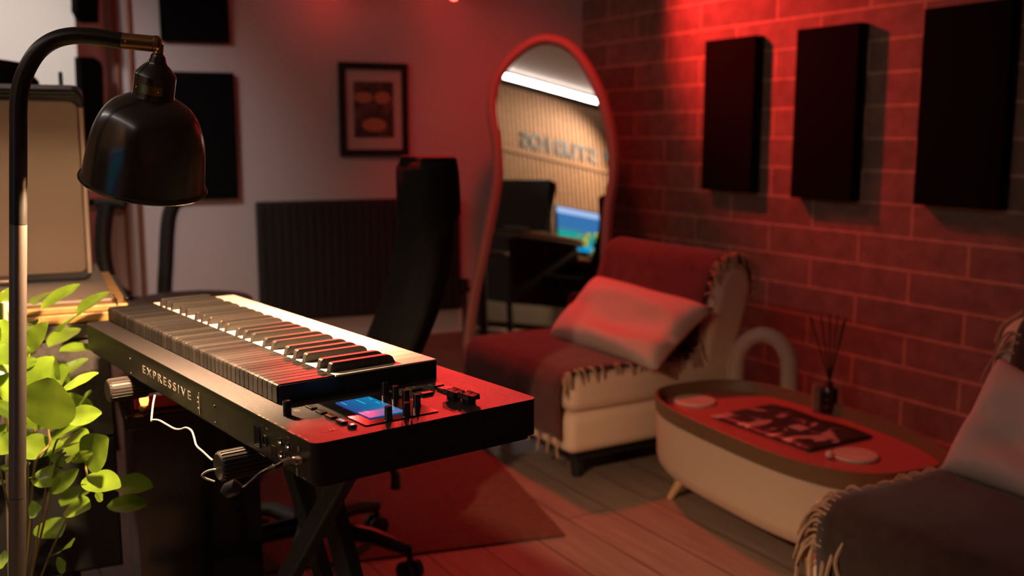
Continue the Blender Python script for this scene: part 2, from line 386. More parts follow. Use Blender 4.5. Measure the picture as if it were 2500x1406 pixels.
# ---- controls
# display glass and lit screen
g = [K(775, 986), K(898, 1040), K(1071, 1005)]; d1 = g[1]-g[0]; d2 = g[2]-g[1]
gp = [g[0], g[1], g[2], g[0]+d2]
y0 = min(p.y for p in gp); y1 = min(max(p.y for p in gp), BS-.003)
x0 = min(p.x for p in gp); x1 = max(p.x for p in gp)
mb = MB(); mb.prism([(x, y, 0) for x, y in rrect(x0, y0, x1, y1, .002)], (0, 0, .0012)); disp = kbuild(mb, 'display_glass', M_gloss)
def screen_mat():
    m = bpy.data.materials.new('blue_screen'); m.use_nodes = True; nt = m.node_tree; b = nt.nodes['Principled BSDF']
    tc = nt.nodes.new('ShaderNodeTexCoord'); sp = nt.nodes.new('ShaderNodeSeparateXYZ'); nt.links.new(tc.outputs['Object'], sp.inputs[0])
    mr = nt.nodes.new('ShaderNodeMapRange'); nt.links.new(sp.outputs['X'], mr.inputs[0]); SCR['mr'] = mr
    r = nt.nodes.new('ShaderNodeValToRGB'); nt.links.new(mr.outputs[0], r.inputs[0]); e = r.color_ramp.elements
    e[0].position = 0; e[0].color = (.02, .08, .35, 1); e[1].position = 1; e[1].color = (.0, .22, .50, 1)
    x = r.color_ramp.elements.new(.5); x.color = (.0, .16, .42, 1)
    b.inputs['Base Color'].default_value = (.01, .02, .03, 1); b.inputs['Roughness'].default_value = .15
    nt.links.new(r.outputs[0], b.inputs['Emission Color']); b.inputs['Emission Strength'].default_value = .75
    return m
SCR = {}
M_scr = screen_mat()
q = [K(907, 1022, .002), K(983, 1003, .002), K(905, 968, .002), K(817, 983, .002)]
sx0, sx1 = min(p.x for p in q), max(p.x for p in q); sy0, sy1 = min(p.y for p in q), min(max(p.y for p in q), BS-.005)
# use mean edges so the lit area stays rectangular
sx0 = (q[0].x+q[3].x)/2; sx1 = (q[1].x+q[2].x)/2; sy0 = (q[0].y+q[1].y)/2; sy1 = min((q[2].y+q[3].y)/2, BS-.004)
SCR['mr'].inputs[1].default_value = sx0; SCR['mr'].inputs[2].default_value = sx1
mb = MB(); mb.prism([(x, y, .0012) for x, y in rrect(sx0, sy0, sx1, sy1, .001)], (0, 0, .0012))
M_scrbar = emis('screen_text_cyan', (.05, .75, .85), .8)
scr = kbuild(mb, 'screen', M_scr, disp); 
mb = MB(); W_, L_ = sx1-sx0, sy1-sy0
for fx, fy, lx in ((.22, .30, .10), (.55, .80, .22), (.86, .25, .16), (.86, .62, .10), (.9, .86, .08), (.12, .86, .14)):
    mb.box((sx0+fx*W_, sy0+fy*L_, .00245), (.0012, lx*L_*1.2, .0002))
kbuild(mb, 'screen_text', M_scrbar, disp)
# row of small buttons
axu = None
for i, (px, py) in enumerate(((760, 993), (784, 1004), (808, 1015), (834, 1027))):
    p = K(px, py, .002); mb = MB(); mb.rbox((p.x, p.y, .0014), (.0085, .0165, .0028), .0006, 2)
    bt = kbuild(mb, 'button', M_rub)
    if i == 3:
        mb = MB(); mb.box((p.x, p.y, .0029), (.0018, .0115, .0003)); o = kbuild(mb, 'button_light', M_cyan, bt); tag(o, 'glowing cyan line')
p = K(860, 1038, .002); mb = MB(); mb.rbox((p.x, p.y, .0016), (.0085, .0100, .0032), .0012, 3); bt = kbuild(mb, 'button', M_rub); tag(bt, 'square button with blue white glow')
mb = MB(); mb.cyl((p.x, p.y, .0031), (p.x, p.y, .0035), .0021, 20); kbuild(mb, 'button_light', M_bluew, bt)
for px, py in ((1064, 939.5), (1087, 948), (1011, 948), (1038, 958)):
    p = K(px, py, .002); mb = MB(); mb.rbox((p.x, p.y, .0016), (.0165, .0165, .0032), .0008, 2); bt = kbuild(mb, 'pad_button', M_rub)
    mb = MB(); mb.box((p.x, p.y, .0033), (.0008, .0026, .0003)); mb.box((p.x, p.y, .0033), (.0026, .0008, .0003)); kbuild(mb, 'pad_mark', M_print, bt)
for px, py in ((939.5, 933), (964.7, 942), (990.7, 952), (1017.6, 962), (992, 982), (948, 991)):
    hk = .0172; p = K(px, py, hk); mb = MB(); r = .0047
    mb.lathe([(r*1.12, .0008), (r*1.12, .002), (r, .0028), (r*.96, hk-.0008), (r*.86, hk), (0, hk)], Matrix.Translation((p.x, p.y, 0)), 28); kn = kbuild(mb, 'control_knob', M_gloss, smooth=True)
p = K(700.5, 978, .0185); mb = MB(); mb.lathe([(.0052, .0), (.0052, .0175), (.0046, .0185), (0, .0185)], Matrix.Translation((p.x, p.y, 0)), 28); kn = kbuild(mb, 'volume_knob', M_gloss, smooth=True)
mb = MB(); mb.box((p.x+.0016, p.y, .0186), (.0032, .0010, .0003)); kbuild(mb, 'pointer', M_print, kn)
# twin saddle shaped switches near the free corner
for px, py in ((1108, 966), (1144, 974)):
    p = K(px, py, .004); mb = MB()
    for s in (-1, 1):
        yc = p.y+s*.0063; 
        pr = [(-.0095, .003), (-.0085, .0105), (-.004, .0088), (0, .0078), (.004, .0088), (.0085, .0105), (.0095, .003)]
        mb.prism([(p.x+x, yc-.0058, z+.002) for x, z in pr], (0, .0116, 0))
    mb.box((p.x, p.y, .0025), (.010, .018, .005))
    kbuild(mb, 'toggle_switch', M_rub, bevel=.0006)
# printed marks on the top plate along the rear edge and the logo
for px, py, l in ((633, 1014, .006), (643, 1019, .005), (653, 1024, .004), (673, 1034, .005), (690, 1043.5, .008), (711, 1056, .018), (731, 1064, .006), (747, 1073, .009)):
    p = K(px, py); mb = MB(); mb.box((p.x, p.y, .0001), (.0022, l, .0002)); kbuild(mb, 'printed_mark', M_tan)
def logo(mb, o, sx, sy, th):   # a stem with two flag bars
    for (x0, y0, x1, y1) in ((-.5, .0, .5, .12), (-.02, .0, .10, .5), (.22, .12, .34, .62)):
        mb.box((o[0]+(x0+x1)/2*sx, o[1]+(y0+y1)/2*sy, o[2]), ((x1-x0)*sx, (y1-y0)*sy, th))
p = K(809, 1052); mb = MB(); logo(mb, (p.x, p.y, .0002), .020, .014, .0002); kbuild(mb, 'logo_mark', M_tan)
p = K(725, 1002); mb = MB()
for s in (-1, 1):
    mb.box((p.x+s*.002, p.y, .0001), (.0008, .008, .0002)); mb.box((p.x, p.y+s*.004, .0001), (.005, .0009, .0002))
kbuild(mb, 'printed_mark', M_print)
# ---- back panel: lettering, logo, sockets
pE0 = KBk(350, 918); pE1 = KBk(467, 973)
Lt = abs(pE0.y-pE1.y)
Mt = KM @ Matrix.Translation((-.0004, pE0.y, -.0305)) @ Matrix(((0, 0, -1, 0), (-1, 0, 0, 0), (0, 1, 0, 0), (0, 0, 0, 1)))
tx = textmesh('lettering', 'EXPRESSIVE', .0175, Mt, M_print, kb, ext=.0001, spacing=1.42)
xs = [v.co.y for v in tx.data.vertices]; sc_ = Lt/(max(xs)-min(xs)); y00 = max(xs)
for v in tx.data.vertices: v.co.y = pE0.y + (v.co.y-y00)*sc_
p = KBk(487, 985); mb = MB()
for (y0, z0, y1, z1) in ((.0004, -.0150, .0021, .0150), (-.0072*-1, .0062, .0021, .0082), (.0072, -.0002, .0021, .0020), (.0072, -.0085, .0021, -.0063)):
    mb.box((-.0004, p.y+(y0+y1)/2-.001, p.z+(z0+z1)/2), (.0004, abs(y1-y0), abs(z1-z0)))
kbuild(mb, 'back_logo', M_print)
def ring(mb, c, r, ri, depth=.002):
    V = []; n = 24
    mb.lathe([(ri, 0), (r, 0), (r, depth), (ri, depth), (ri, 0)], Matrix.Translation(c) @ Matrix.Rotation(-pi/2, 4, 'Y'), n)
for px, py in ((686, 1079), (705, 1090), (688, 1112), (706, 1124)):
    p = KBk(px, py); mb = MB(); ring(mb, (0, p.y, p.z), .0052, .0040); so = kbuild(mb, 'jack_socket', M_brass, smooth=True)
    mb = MB(); mb.cyl((-.0006, p.y+.0008, p.z-.0008), (-.0011, p.y+.0008, p.z-.0008), .0009, 10); kbuild(mb, 'pin_light', M_ledw, so)
p = KBk(668.5, 1101); mb = MB()
for s in (-1, 1):
    mb.box((-.0004, p.y+s*.0047, p.z), (.0008, .0004, .0125)); mb.box((-.0004, p.y, p.z+s*.0062), (.0008, .0094, .0004))
kbuild(mb, 'usb_socket', M_brass)
p = KBk(628, 1065); mb = MB(); mb.box((-.0004, p.y, p.z), (.0010, .016, .026)); kbuild(mb, 'power_socket', M_gloss)
p = KBk(648, 1075); mb = MB(); ring(mb, (0, p.y, p.z), .0066, .0052); kbuild(mb, 'power_socket', M_black, smooth=True)
for px, py in ((318, 876), (320, 911), (524, 992), (526, 1033)):
    p = KBk(px, py); mb = MB(); mb.cyl((.0, p.y, p.z), (-.0012, p.y, p.z), .0020, 16); kbuild(mb, 'screw', M_steel)
for px, py, l, h_ in ((729, 1096, .004, .006), (652, 1047, .003, .002), (704, 1068, .004, .0014), (726, 1152, .004, .010), (744, 1168, .009, .0014), (640, 1110, .016, .0010)):
    p = KBk(px, py); mb = MB(); mb.box((-.0002, p.y, p.z), (.0004, l, h_)); kbuild(mb, 'printed_mark', M_greyw)

# ---- cables on the back panel (top-level things)
p0 = KM @ (KBk(735, 1122)+Vector((-.0005, 0, 0)))
outv = KM.to_3x3() @ Vector((-1, 0, 0))
cab = thing('usb_cable', 'black lead with a flat silver plug running out of the back panel near its corner', 'cable', p0)
mb = MB(); mb.rbox(p0+outv*.004, (.008, .011, .007), .001, 2, rotz(KYAW)); mb.build('plug', mat('silver_plug', (.75, .66, .55), .3, metal=.4), cab)
q0 = p0+outv*.006
pts = [q0, q0+outv*.012+Vector((0, 0, -.001))]
def camp(px, py, d): return CAM+ray(px, py)*d
D0 = (q0-CAM).length/ray(730, 1125).length*.985
way = [(722, 1126), (706, 1124), (690, 1130), (670, 1141), (648, 1150), (632, 1160), (612, 1178), (598, 1190), (585, 1196)]
cp = [q0]+[camp(x, y, D0-.004*i) for i, (x, y) in enumerate(way)]
def spline(P, n=6):
    P = [Vector(p) for p in P]; out = []
    for i in range(len(P)-1):
        a = P[max(i-1, 0)]; b = P[i]; c = P[i+1]; d = P[min(i+2, len(P)-1)]
        for k in range(n):
            t = k/n
            out.append(.5*((2*b)+(c-a)*t+(2*a-5*b+4*c-d)*t*t+(3*b-a-3*c+d)*t**3))
    return out+[P[-1]]
mb = MB(); mb.tube(spline(cp), .0022, 10); mb.build('lead', M_black, cab, smooth=True)
mb = MB(); mb.tube(spline(cp[1:4]), .0034, 12)
for i in range(5):
    c = cp[4]*(1-i/5)+cp[5]*(i/5); mb.tube([c, c*(.93)+cp[5]*.07], .0038, 12)
mb.build('strain_relief', mat('moulded_plug', (.30, .24, .18), .35), cab, smooth=True)
mb = MB(); e = camp(566, 1194, D0-.035); mb.tube([camp(585, 1196, D0-.035), camp(572, 1190, D0-.035), camp(558, 1196, D0-.035), camp(549, 1206, D0-.035)], [.006, .009, .008, .006], 16); mb.build('jack_plug', M_rub, cab, smooth=True)
way = [(378, 965), (374, 985), (371, 1010), (370, 1028), (374, 1025), (388, 1026), (405, 1035), (425, 1046), (440, 1048), (455, 1044), (468, 1052), (474, 1068), (480, 1088), (496, 1103), (512, 1118), (520, 1124)]
cb = thing('audio_cable', 'thin pale grey cable dangling in waves below the back panel', 'cable', camp(*way[0], 1.46))
mb = MB(); mb.tube(spline([camp(x, y, 1.46-.012*i) for i, (x, y) in enumerate(way)]), .0014, 8); mb.build('upper_run', M_cable, cb, smooth=True)
way = [(532, 1146), (518, 1147), (503, 1152), (494, 1160), (498, 1166), (510, 1171), (524, 1176)]
mb = MB(); mb.tube(spline([camp(x, y, 1.235) for i, (x, y) in enumerate(way)]), .0014, 8); mb.build('lower_loop', M_cable, cb, smooth=True)

# ================================================================== KEYBOARD STAND
zs = KA.z-KH
def kw(x, y, z): return KM @ Vector((x, y, z))
stand = thing('keyboard_stand', 'black folding X keyboard stand with ribbed round grips under the synthesizer', 'stand', kw(.158, .45, -KA.z))
# two cross bars under the case (along local x); their ribbed grips stick out behind
def grip(yl, xout, nrib=22):
    zc = -KH-.0195; r = .0185
    c0 = kw(xout, yl, zc); c1 = kw(KW+.03, yl, zc)
    mb = MB(); mb.cyl(kw(xout+.045, yl, zc), c1, .014, 24); bar = mb.build('support_arm', M_steel, stand, smooth=True)
    mb = MB(); R = KM.to_3x3() @ Matrix.Rotation(pi/2, 3, 'Y')
    Mx = Matrix.Translation(c0) @ R.to_4x4()
    V = []; Fs = []; n = nrib*6
    def rad(k, base): return base*(1 + (.035 if (k % 6) < 4 else -.05))
    prof = [(.55, .0), (.86, 0), (.95, .0015), (1, .004), (1, .060)]
    vs = []
    for j, (f, z) in enumerate(prof):
        for k in range(n):
            th = 2*pi*k/n; rr = rad(k, r)*f if j > 2 else r*f
            vs.append(Mx @ Vector((rr*cos(th), rr*sin(th), z)))
    fs = [(i*n+k, i*n+(k+1) % n, (i+1)*n+(k+1) % n, (i+1)*n+k) for i in range(len(prof)-1) for k in range(n)]
    fs.append(tuple(range(n-1, -1, -1)))
    mb.add(vs, fs); g = mb.build('ribbed_grip', mat('ribbed_rubber', (.028, .024, .021), .42), stand)
    return bar
def arm_y(px, py, zc=-KH-.0195):
    p = KM.inverted() @ onplane(px, py, (0, 0, KA.z+zc), (0, 0, 1)); return p
g1 = arm_y(262, 955); g2 = arm_y(532, 1140)
grip(g1.y, g1.x); grip(g2.y, g2.x)
# X frame: two flat bars crossing in the plane along the keyboard
def bar(name, a, b, w_, t_, m=M_steel, parent=stand):
    a = Vector(a); b = Vector(b); d = (b-a); L = d.length; z = d.normalized(); x = (KM.to_3x3() @ Vector((1, 0, 0)))
    x = (x-z*x.dot(z)).normalized(); y = z.cross(x); R = Matrix((x, y, z)).transposed().to_4x4()
    mb = MB(); mb.rbox((0, 0, 0), (t_, w_, L), .004, 2); mb.v = [R @ v+(a+b)/2 for v in mb.v]
    return mb.build(name, m, parent)
xm = .20
yt1, yt2 = g2.y, g1.y
zt = -KH-.035
bar('crossed_leg', kw(xm-.02, yt1+.02, zt), kw(xm-.02, yt1+.02+.62, -KA.z+.03), .034, .022)
pa = KM.inverted() @ onz(820, 1406, .40)
bar('crossed_leg', kw(xm+.03, yt1+.30, zt+.0), kw(xm+.03, yt1-.08, -KA.z+.03), .050, .024)
bar('crossed_leg', kw(xm+.03, yt2-.02, zt), kw(xm+.03, yt1-.02, -KA.z+.03), .034, .022)
for y in (yt1-.04, yt1+.62):
    mb = MB(); mb.cyl(kw(-.02, y, -KA.z+.02), kw(KW+.06, y, -KA.z+.02), .018, 20); mb.build('foot_bar', M_steel, stand, smooth=True)

# ================================================================== FLOOR LAMP
YL = 1.335
lamp = thing('floor_lamp', 'arched floor lamp with glossy dark dome shade and brass joint leaning over the synthesizer', 'lamp', (aty(42, 1400, YL).x, YL, 0))
p_t = aty(45, 262, YL); p_b = aty(42, 1400, YL); dr = (p_b-p_t)/(p_t.z-p_b.z); p_f = p_t+dr*(p_t.z-.02)
S0 = aty(385, 141, 1.37)     # top of the shade
pole_r = .0111
def pz(py): t = aty(43, py, YL); return p_t+dr*(p_t.z-t.z)
mb = MB(); mb.tube([p_f, pz(1214)], pole_r, 24); mb.build('lower_pole', M_pole, lamp, smooth=True)
mb = MB(); mb.tube([pz(1212.6), pz(548)], pole_r, 24); mb.build('middle_pole', M_pole, lamp, smooth=True)
arc = [(43, 546.5), (44, 330), (45, 262), (50, 215), (65, 170), (92, 127), (128, 100), (170, 88), (215, 88), (258, 93), (297, 99.5)]
ap = [aty(x, y, YL+(.035*max(0, (x-60)/330))) for x, y in arc]
ap[0] = pz(546.5); ap[1] = pz(330); ap[2] = p_t
mb = MB(); mb.tube(spline(ap, 8), pole_r, 24); mb.build('curved_arm', mat('shaded_arm_metal', (.012, .011, .010), .34, metal=.3), lamp, smooth=True)  # pole metal darkened here, shade painted into the upper arm
b0 = aty(297, 99.5, YL+.026); b1 = aty(374, 107, YL+.034); b2 = aty(393, 109, YL+.036)
mb = MB(); mb.tube([b0, b1], .0108, 24); mb.build('brass_sleeve', M_brass, lamp, smooth=True)
mb = MB(); dd = (b2-b1); mb.tube([b1+dd*.05, b1+dd*.12, b1+dd*.55, b1+dd*.85, b1+dd*1.08, b1+dd*1.15], [.0107, .0114, .0114, .0098, .006, .001], 24); mb.build('joint_cap', M_brass, lamp, smooth=True)
mb = MB(); s = b0*.78+b1*.22+Vector((0, -.0108, -.001)); mb.lathe([(0, .0012), (.0012, .001), (.002, 0)], Matrix.Translation(s) @ Matrix.Rotation(pi/2, 4, 'X'), 14); mb.build('screw', M_brass, lamp, smooth=True)
mb = MB(); mb.lathe([(.0, 0), (.13, 0), (.132, .004), (.128, .016), (.02, .022), (.014, .03)], Matrix.Translation((p_f.x, p_f.y, .0)), 48); mb.build('base', M_pole, lamp, smooth=True)
# shade axis: tilted so that its mouth swings away from the camera and to the left
R0 = aty(351, 447, 1.37+.040)
az = (R0-S0); Ls = az.length; az.normalize()
ax = Vector((1, 0, 0)); ax = (ax-az*ax.dot(az)).normalized(); ay = az.cross(ax)
SM = Matrix.Translation(S0) @ Matrix((ax, ay, az)).transposed().to_4x4()
u = .000578
sh = [(0, -.004), (.0085, -.004), (.0105, .0), (.0115, .004), (.0135, .0085), (.0175, .012), (.0265, .0222), (.0272, .024), (.0272, .050), (.0285, .0535), (.036, .0575), (.050, .066), (.0615, .079), (.0705, .098), (.0760, .118), (.0790, .140), (.0810, .160), (.0825, Ls-.004), (.0842, Ls-.0025), (.0860, Ls-.0030), (.0868, Ls-.0008), (.0858, Ls+.0008), (.0835, Ls+.0002)]
shin = [(.0815, Ls-.003), (.0795, .160), (.0775, .140), (.0745, .118), (.069, .098), (.060, .080), (.049, .068), (.034, .060), (.0265, .055), (.0255, .028), (0, .026)]
dome = [(p.x, p.y) for p in spline([Vector((a, b_, 0)) for a, b_ in sh[9:18]], 5)]; sh = sh[:9]+dome+sh[18:]
mb = MB(); mb.lathe(sh+shin[:1], SM, 96, 0); mb.lathe(shin, SM, 96, 1); shd = mb.build('lamp_shade', [M_shade, M_shadein], lamp, smooth=True)
mb = MB(); mb.tube([SM @ Vector((0, 0, -.004)), b2+Vector((-.003, 0, 0))], .0066, 16); mb.lathe([(.0072, -.005), (.0085, -.001), (.0112, .0052), (.0135, .0095), (.012, .006)], SM, 24); mb.build('swivel', M_brass, lamp, smooth=True)
# brass plate with two rivets on the collar
mb = MB(); n = 12
def coll(a, z, r): return SM @ Vector((r*sin(a), -r*cos(a), z))
sgn = -1 if (SM @ Vector((0, -.03, .04))).y > (SM @ Vector((0, .03, .04))).y else 1
def coll(a, z, r): return SM @ Vector((r*sin(a), -sgn*r*cos(a), z))
for i in range(n):
    a0 = -.55+1.25*i/n; a1 = -.55+1.25*(i+1)/n
    mb.add([coll(a0, .0335, .0277), coll(a1, .0335, .0277), coll(a1, .0455, .0277), coll(a0, .0455, .0277)], [(0, 1, 2, 3)])
pl = mb.build('brass_plate', M_brass, shd, solid=.0006)
for a, z in ((-.62, .0400), (.52, .0405)):
    mb = MB(); mb.lathe([(0, .0016), (.0012, .0013), (.0019, 0)], Matrix.Translation(coll(a, z, .0278)) @ Matrix.Rotation(pi/2, 4, 'X'), 14); mb.build('rivet', M_brass, shd, smooth=True)
bc = SM @ Vector((0, 0, Ls-.068))
mb = MB(); mb.lathe([(0, -.001), (.010, .004), (.0165, .016), (.017, .024), (.013, .034), (0, .042)], Matrix.Translation(-az*.026) @ (Matrix.Translation(bc-SM.to_translation()) @ SM), 24); mb.build('bulb', M_bulb, lamp, smooth=True)
mb = MB(); mb.cyl(SM @ Vector((0, 0, .03)), SM @ Vector((0, 0, Ls-.078)), .013, 20); mb.build('bulb_holder', M_black, lamp, smooth=True)
light('lamp_bulb_light', 'POINT', SM @ Vector((0, 0, Ls-.037)), (1.0, .60, .34), 68, shadow_soft_size=.016)

# ================================================================== SIDE DESK, RISERS AND DISPLAY (left, behind the synthesizer)
da = radians(25); dd_ = Vector((cos(da), sin(da), 0)); dn = Vector((-sin(da), cos(da), 0))
DZ = onz(280, 781, 0)  # unused height probe
P_br = aty(298, 781, 1.97); ztop = P_br.z                      # lower right front corner of the board stack
dk = thing('side_desk', 'dark grey desk side cabinet under the bamboo boards, behind the plant', 'desk', (P_br.x-.5, P_br.y, 0))
RDk = rotz(da)
dc = P_br-dd_*.005
pr_ = aty(195, 800, 1.93)
dright = .02
mb = MB(); cx = dc-dd_*.42+dn*.36; mb.rbox((cx.x, cx.y, ztop-.0155), (.92, .74, .028), .004, 2, RDk); mb.build('worktop', M_grey, dk)
mb = MB(); cx2 = dc-dd_*.41+dn*.37; mb.box((cx2.x, cx2.y, (ztop-.03+.26)/2), (.78, .70, ztop-.03-.26), RDk); mb.build('cabinet_body', M_steel, dk)
mb = MB()
for i in range(2):
    c = dc-dd_*(.215+.39*i)+dn*.012
    mb = MB(); mb.rbox((c.x, c.y, ztop-.135), (.385, .018, .20), .002, 2, RDk); mb.build('drawer', M_grey, dk)
    mb = MB(); mb.rbox((c.x, c.y, (ztop-.24+.27)/2), (.385, .018, ztop-.24-.27), .002, 2, RDk); mb.build('door', M_steel, dk)

for i in (0, 1):
    for j in (0, 1):
        c = dc-dd_*(.12+.7*i)+dn*(.08+.58*j); mb = MB(); mb.cyl((c.x, c.y, 0), (c.x, c.y, .26), .018, 16); mb.build('leg', M_steel, dk, smooth=True)
def board(name, label, px_r, py_top, z0, th, wd, dp, m, off=0.0, fwd=0.0, rt=0):
    c = dc-dd_*(wd/2-off)+dn*(dp/2-fwd)+Vector((0, 0, 0)); mb = MB()
    mb.rbox((c.x, c.y, z0+th/2), (wd, dp, th), .003, 2, rotz(da+rt)); o = mb.build(name, m); tag(o, label, 'board'); return o
z = ztop
lo_t = aty(290, 757, 1.97).z
o1 = board('bamboo_board', 'lower bamboo board with vertical grain edge lying on the dark side desk', 0, 0, ztop, lo_t-ztop-.0008, .80, .52, M_bamboo, off=.0, fwd=0)
up_t = aty(300, 727, 1.97).z
o2 = board('bamboo_board', 'upper bamboo board with golden front edge resting on the lower board', 0, 0, lo_t+.0005, .0135, .80, .52, M_bamboo, off=.015, fwd=.006, rt=.012)
zt2 = lo_t+.0145
mb = MB(); c = dc-dd_*(.41)+dn*(.32)
mb.rbox((c.x, c.y, zt2+.0045), (.80, .60, .008), .003, 2, RDk); rs = mb.build('desk_mat', M_greyw); tag(rs, 'warm grey flat mat on the upper bamboo board, under the metal display', 'mat')
zt3 = zt2+.0085
# the display, seen from behind and tilted
B0 = onz(230, 684, zt3+.004)
th_ = .20
nrm = Vector((sin(da), -cos(da), 0)); upv = (Vector((0, 0, 1))*cos(th_)+nrm*sin(th_)).normalized(); fn_ = dd_.cross(upv).normalized()
if fn_.dot(nrm) < 0: fn_ = -fn_
DM = Matrix.Translation(B0) @ Matrix((dd_, -fn_, upv)).transposed().to_4x4()
dsp = thing('computer_display', 'brushed metal display seen from behind with black rounded frame, on the grey desk mat', 'display', M=DM)
pt = onplane(237, 222, B0, fn_); hh = (DM.inverted() @ pt).z
Wd = .62; Dd = .07
def frame_prof(w0, w1, z0, z1, r): return rrect(w0, z0, w1, z1, r)
mb = MB(); pts = frame_prof(-Wd, 0, 0, hh, .022)
mb.prism([(x, .008, z) for x, z in pts], (0, Dd, 0)); mb.build('frame', mat('black_metal_frame', (.03, .03, .032), .28, metal=.6, coat=.2), dsp, world=False, bevel=.006)
pts = frame_prof(-Wd+.012, -.013, .018, hh-.022, .016)
mb = MB(); mb.prism([(x, .001, z) for x, z in pts], (0, .02, 0)); mb.build('back_panel', M_brush, dsp, world=False, bevel=.004)
mb = MB()
for z_ in (hh-.006, hh-.013): mb.cyl((-Wd+.02, .0065, z_), (-.016, .0065, z_), .0022, 10)
mb.build('trim_strip', mat('blue_grey_metal', (.09, .11, .12), .25, metal=.8), dsp, world=False, smooth=True)
mb = MB(); mb.rbox((-.0075, .012, hh/2-.01), (.012, .022, hh-.05), .003, 2); mb.build('edge_trim', mat('pale_edge_metal', (.36, .29, .24), .35, metal=.8), dsp, world=False)
mb = MB(); mb.rbox((-Wd/2, .05, .010), (.30, .12, .008), .002, 2); mb.rbox((-Wd/2, .06, .05), (.10, .012, .10), .004, 2); mb.build('stand_foot', M_brush, dsp, world=False)
# dark hexagonal object and stick behind the display
c = aty(18, 190, 2.55); mb = MB(); pts = []
hx = thing('studio_speaker', 'dark faceted speaker behind the display, mostly hidden at the left edge', 'speaker', (c.x-.02, c.y, zt3))
cxm = c.x-.03
mb.lathe([(0, zt3+.001), (.10, zt3+.001), (.10, zt3+.012), (.016, zt3+.02), (.016, c.z-.12)], Matrix.Translation((cxm, c.y, 0)), 24); mb.build('speaker_foot', M_black, hx, smooth=True)
tz = aty(30, 146, 2.55).z
mb = MB(); mb.prism([(cxm-.10, c.y-.08, tz-.20), (cxm-.12, c.y-.08, tz-.09), (cxm-.045, c.y-.08, tz), (cxm+.03, c.y-.08, tz), (cxm+.075, c.y-.08, tz-.05), (cxm+.065, c.y-.08, tz-.20)], (0, .16, 0)); mb.build('speaker_body', M_chair, hx, bevel=.006)
a = aty(147, 175, 2.75); mb = MB(); mb.tube([(a.x, a.y, zt3+.0005), (a.x, a.y, a.z-.004), a], [.0055, .0055, .003], 12); o = mb.build('antenna', M_black, smooth=True); tag(o, 'thin black antenna rod standing behind the metal display', 'antenna')

# small ornaments at the board's right end
def bead(name, px, py, y, r, m, label, cat, sq=1.0, n=20):
    c = aty(px, py, y); mb = MB(); mb.lathe([(r*sin(pi*i/10), -r*sq*cos(pi*i/10)) for i in range(11)], Matrix.Translation(c), n); o = mb.build(name, m, smooth=True); return tag(o, label, cat), c
zb = zt2
def ornament(name, px, py, y, r, h, m, label):
    c = aty(px, py, y); z0 = 0
    return c
c = aty(289, 762, 1.955)
gl = thing('glass_ornament', 'amber glass ornament hanging over the right end of the bamboo boards', 'ornament', c)
mb = MB(); mb.lathe([(0, -.016), (.007, -.014), (.0105, -.006), (.010, .004), (.006, .011), (.0, .013)], Matrix.Translation(c), 18); mb.build('bead', M_amber, gl, smooth=True)
mb = MB(); mb.tube([c+Vector((0, 0, .012)), c+Vector((-.004, .004, .022)), c+Vector((-.014, .014, .034))], .0012, 8); mb.build('cord', M_black, gl, smooth=True)
mb = MB(); c2 = aty(271, 737, 1.955)+Vector((0, .02, 0)); mb.lathe([(.005*sin(pi*i/8), -.005*cos(pi*i/8)) for i in range(9)], Matrix.Translation(c2), 14); mb.build('small_bead', M_brass, gl, smooth=True)
c = aty(308, 764, 1.975)
gr = thing('glass_ornament', 'red glass ornament on a dark cord beside the end of the boards', 'ornament', c)
mb = MB(); mb.lathe([(0, -.016), (.010, -.013), (.0125, -.004), (.009, .006), (.0, .010)], Matrix.Translation(c), 18); mb.build('bead', M_redg, gr, smooth=True)
mb = MB(); mb.tube([c+Vector((0, 0, .009)), c+Vector((.002, .004, .022)), c+Vector((.004, 0, .032))], .0018, 8)
c3 = c+Vector((.003, -.001, .030)); mb.lathe([(.006*sin(pi*i/8), -.006*cos(pi*i/8)) for i in range(9)], Matrix.Translation(c3), 14); mb.build('cord', M_gloss, gr, smooth=True)

# lower shelf with a red lit glossy box behind the far stand arm
zb_ = aty(380, 975, 1.9).z-.01
p1, p2 = onz(340, 1003, zb_), onz(425, 992, zb_)
cab2 = thing('low_cabinet', 'black low cabinet added to darken the floor under the far end of the synthesizer, carrying the red box', 'cabinet', (p1.x, p1.y+.1, 0))
cc = (p1+p2)/2+dd_*.07+dn*.13; mb = MB(); mb.rbox((cc.x, cc.y, zb_-.016), (.26, .32, .03), .004, 2, RDk); mb.build('table_top', M_gloss, cab2)
mb = MB(); mb.box((cc.x, cc.y, (zb_+.03)/2), (.235, .295, zb_-.095), RDk); mb.build('cabinet_body', M_gloss, cab2)  # solid body added to darken the lit floor area behind it
for i in (-1, 1):
    for j in (-1, 1):
        c = cc+dd_*(.09*i)+dn*(.12*j); mb = MB(); mb.cyl((c.x, c.y, 0), (c.x, c.y, .064), .015, 14); mb.build('leg', M_steel, cab2, smooth=True)
bx = cc-dn*.03
o = thing('red_box', 'glossy red box lying on the black low cabinet', 'box', (bx.x, bx.y, zb_))
mb = MB(); mb.rbox((bx.x, bx.y, zb_+.012), (.22, .20, .022), .003, 2, RDk); mb.build('box_body', M_redgloss, o)
mb = MB(); mb.rbox((bx.x, bx.y, zb_+.0245), (.224, .204, .004), .0015, 2, RDk); mb.build('lid', M_redgloss, o)

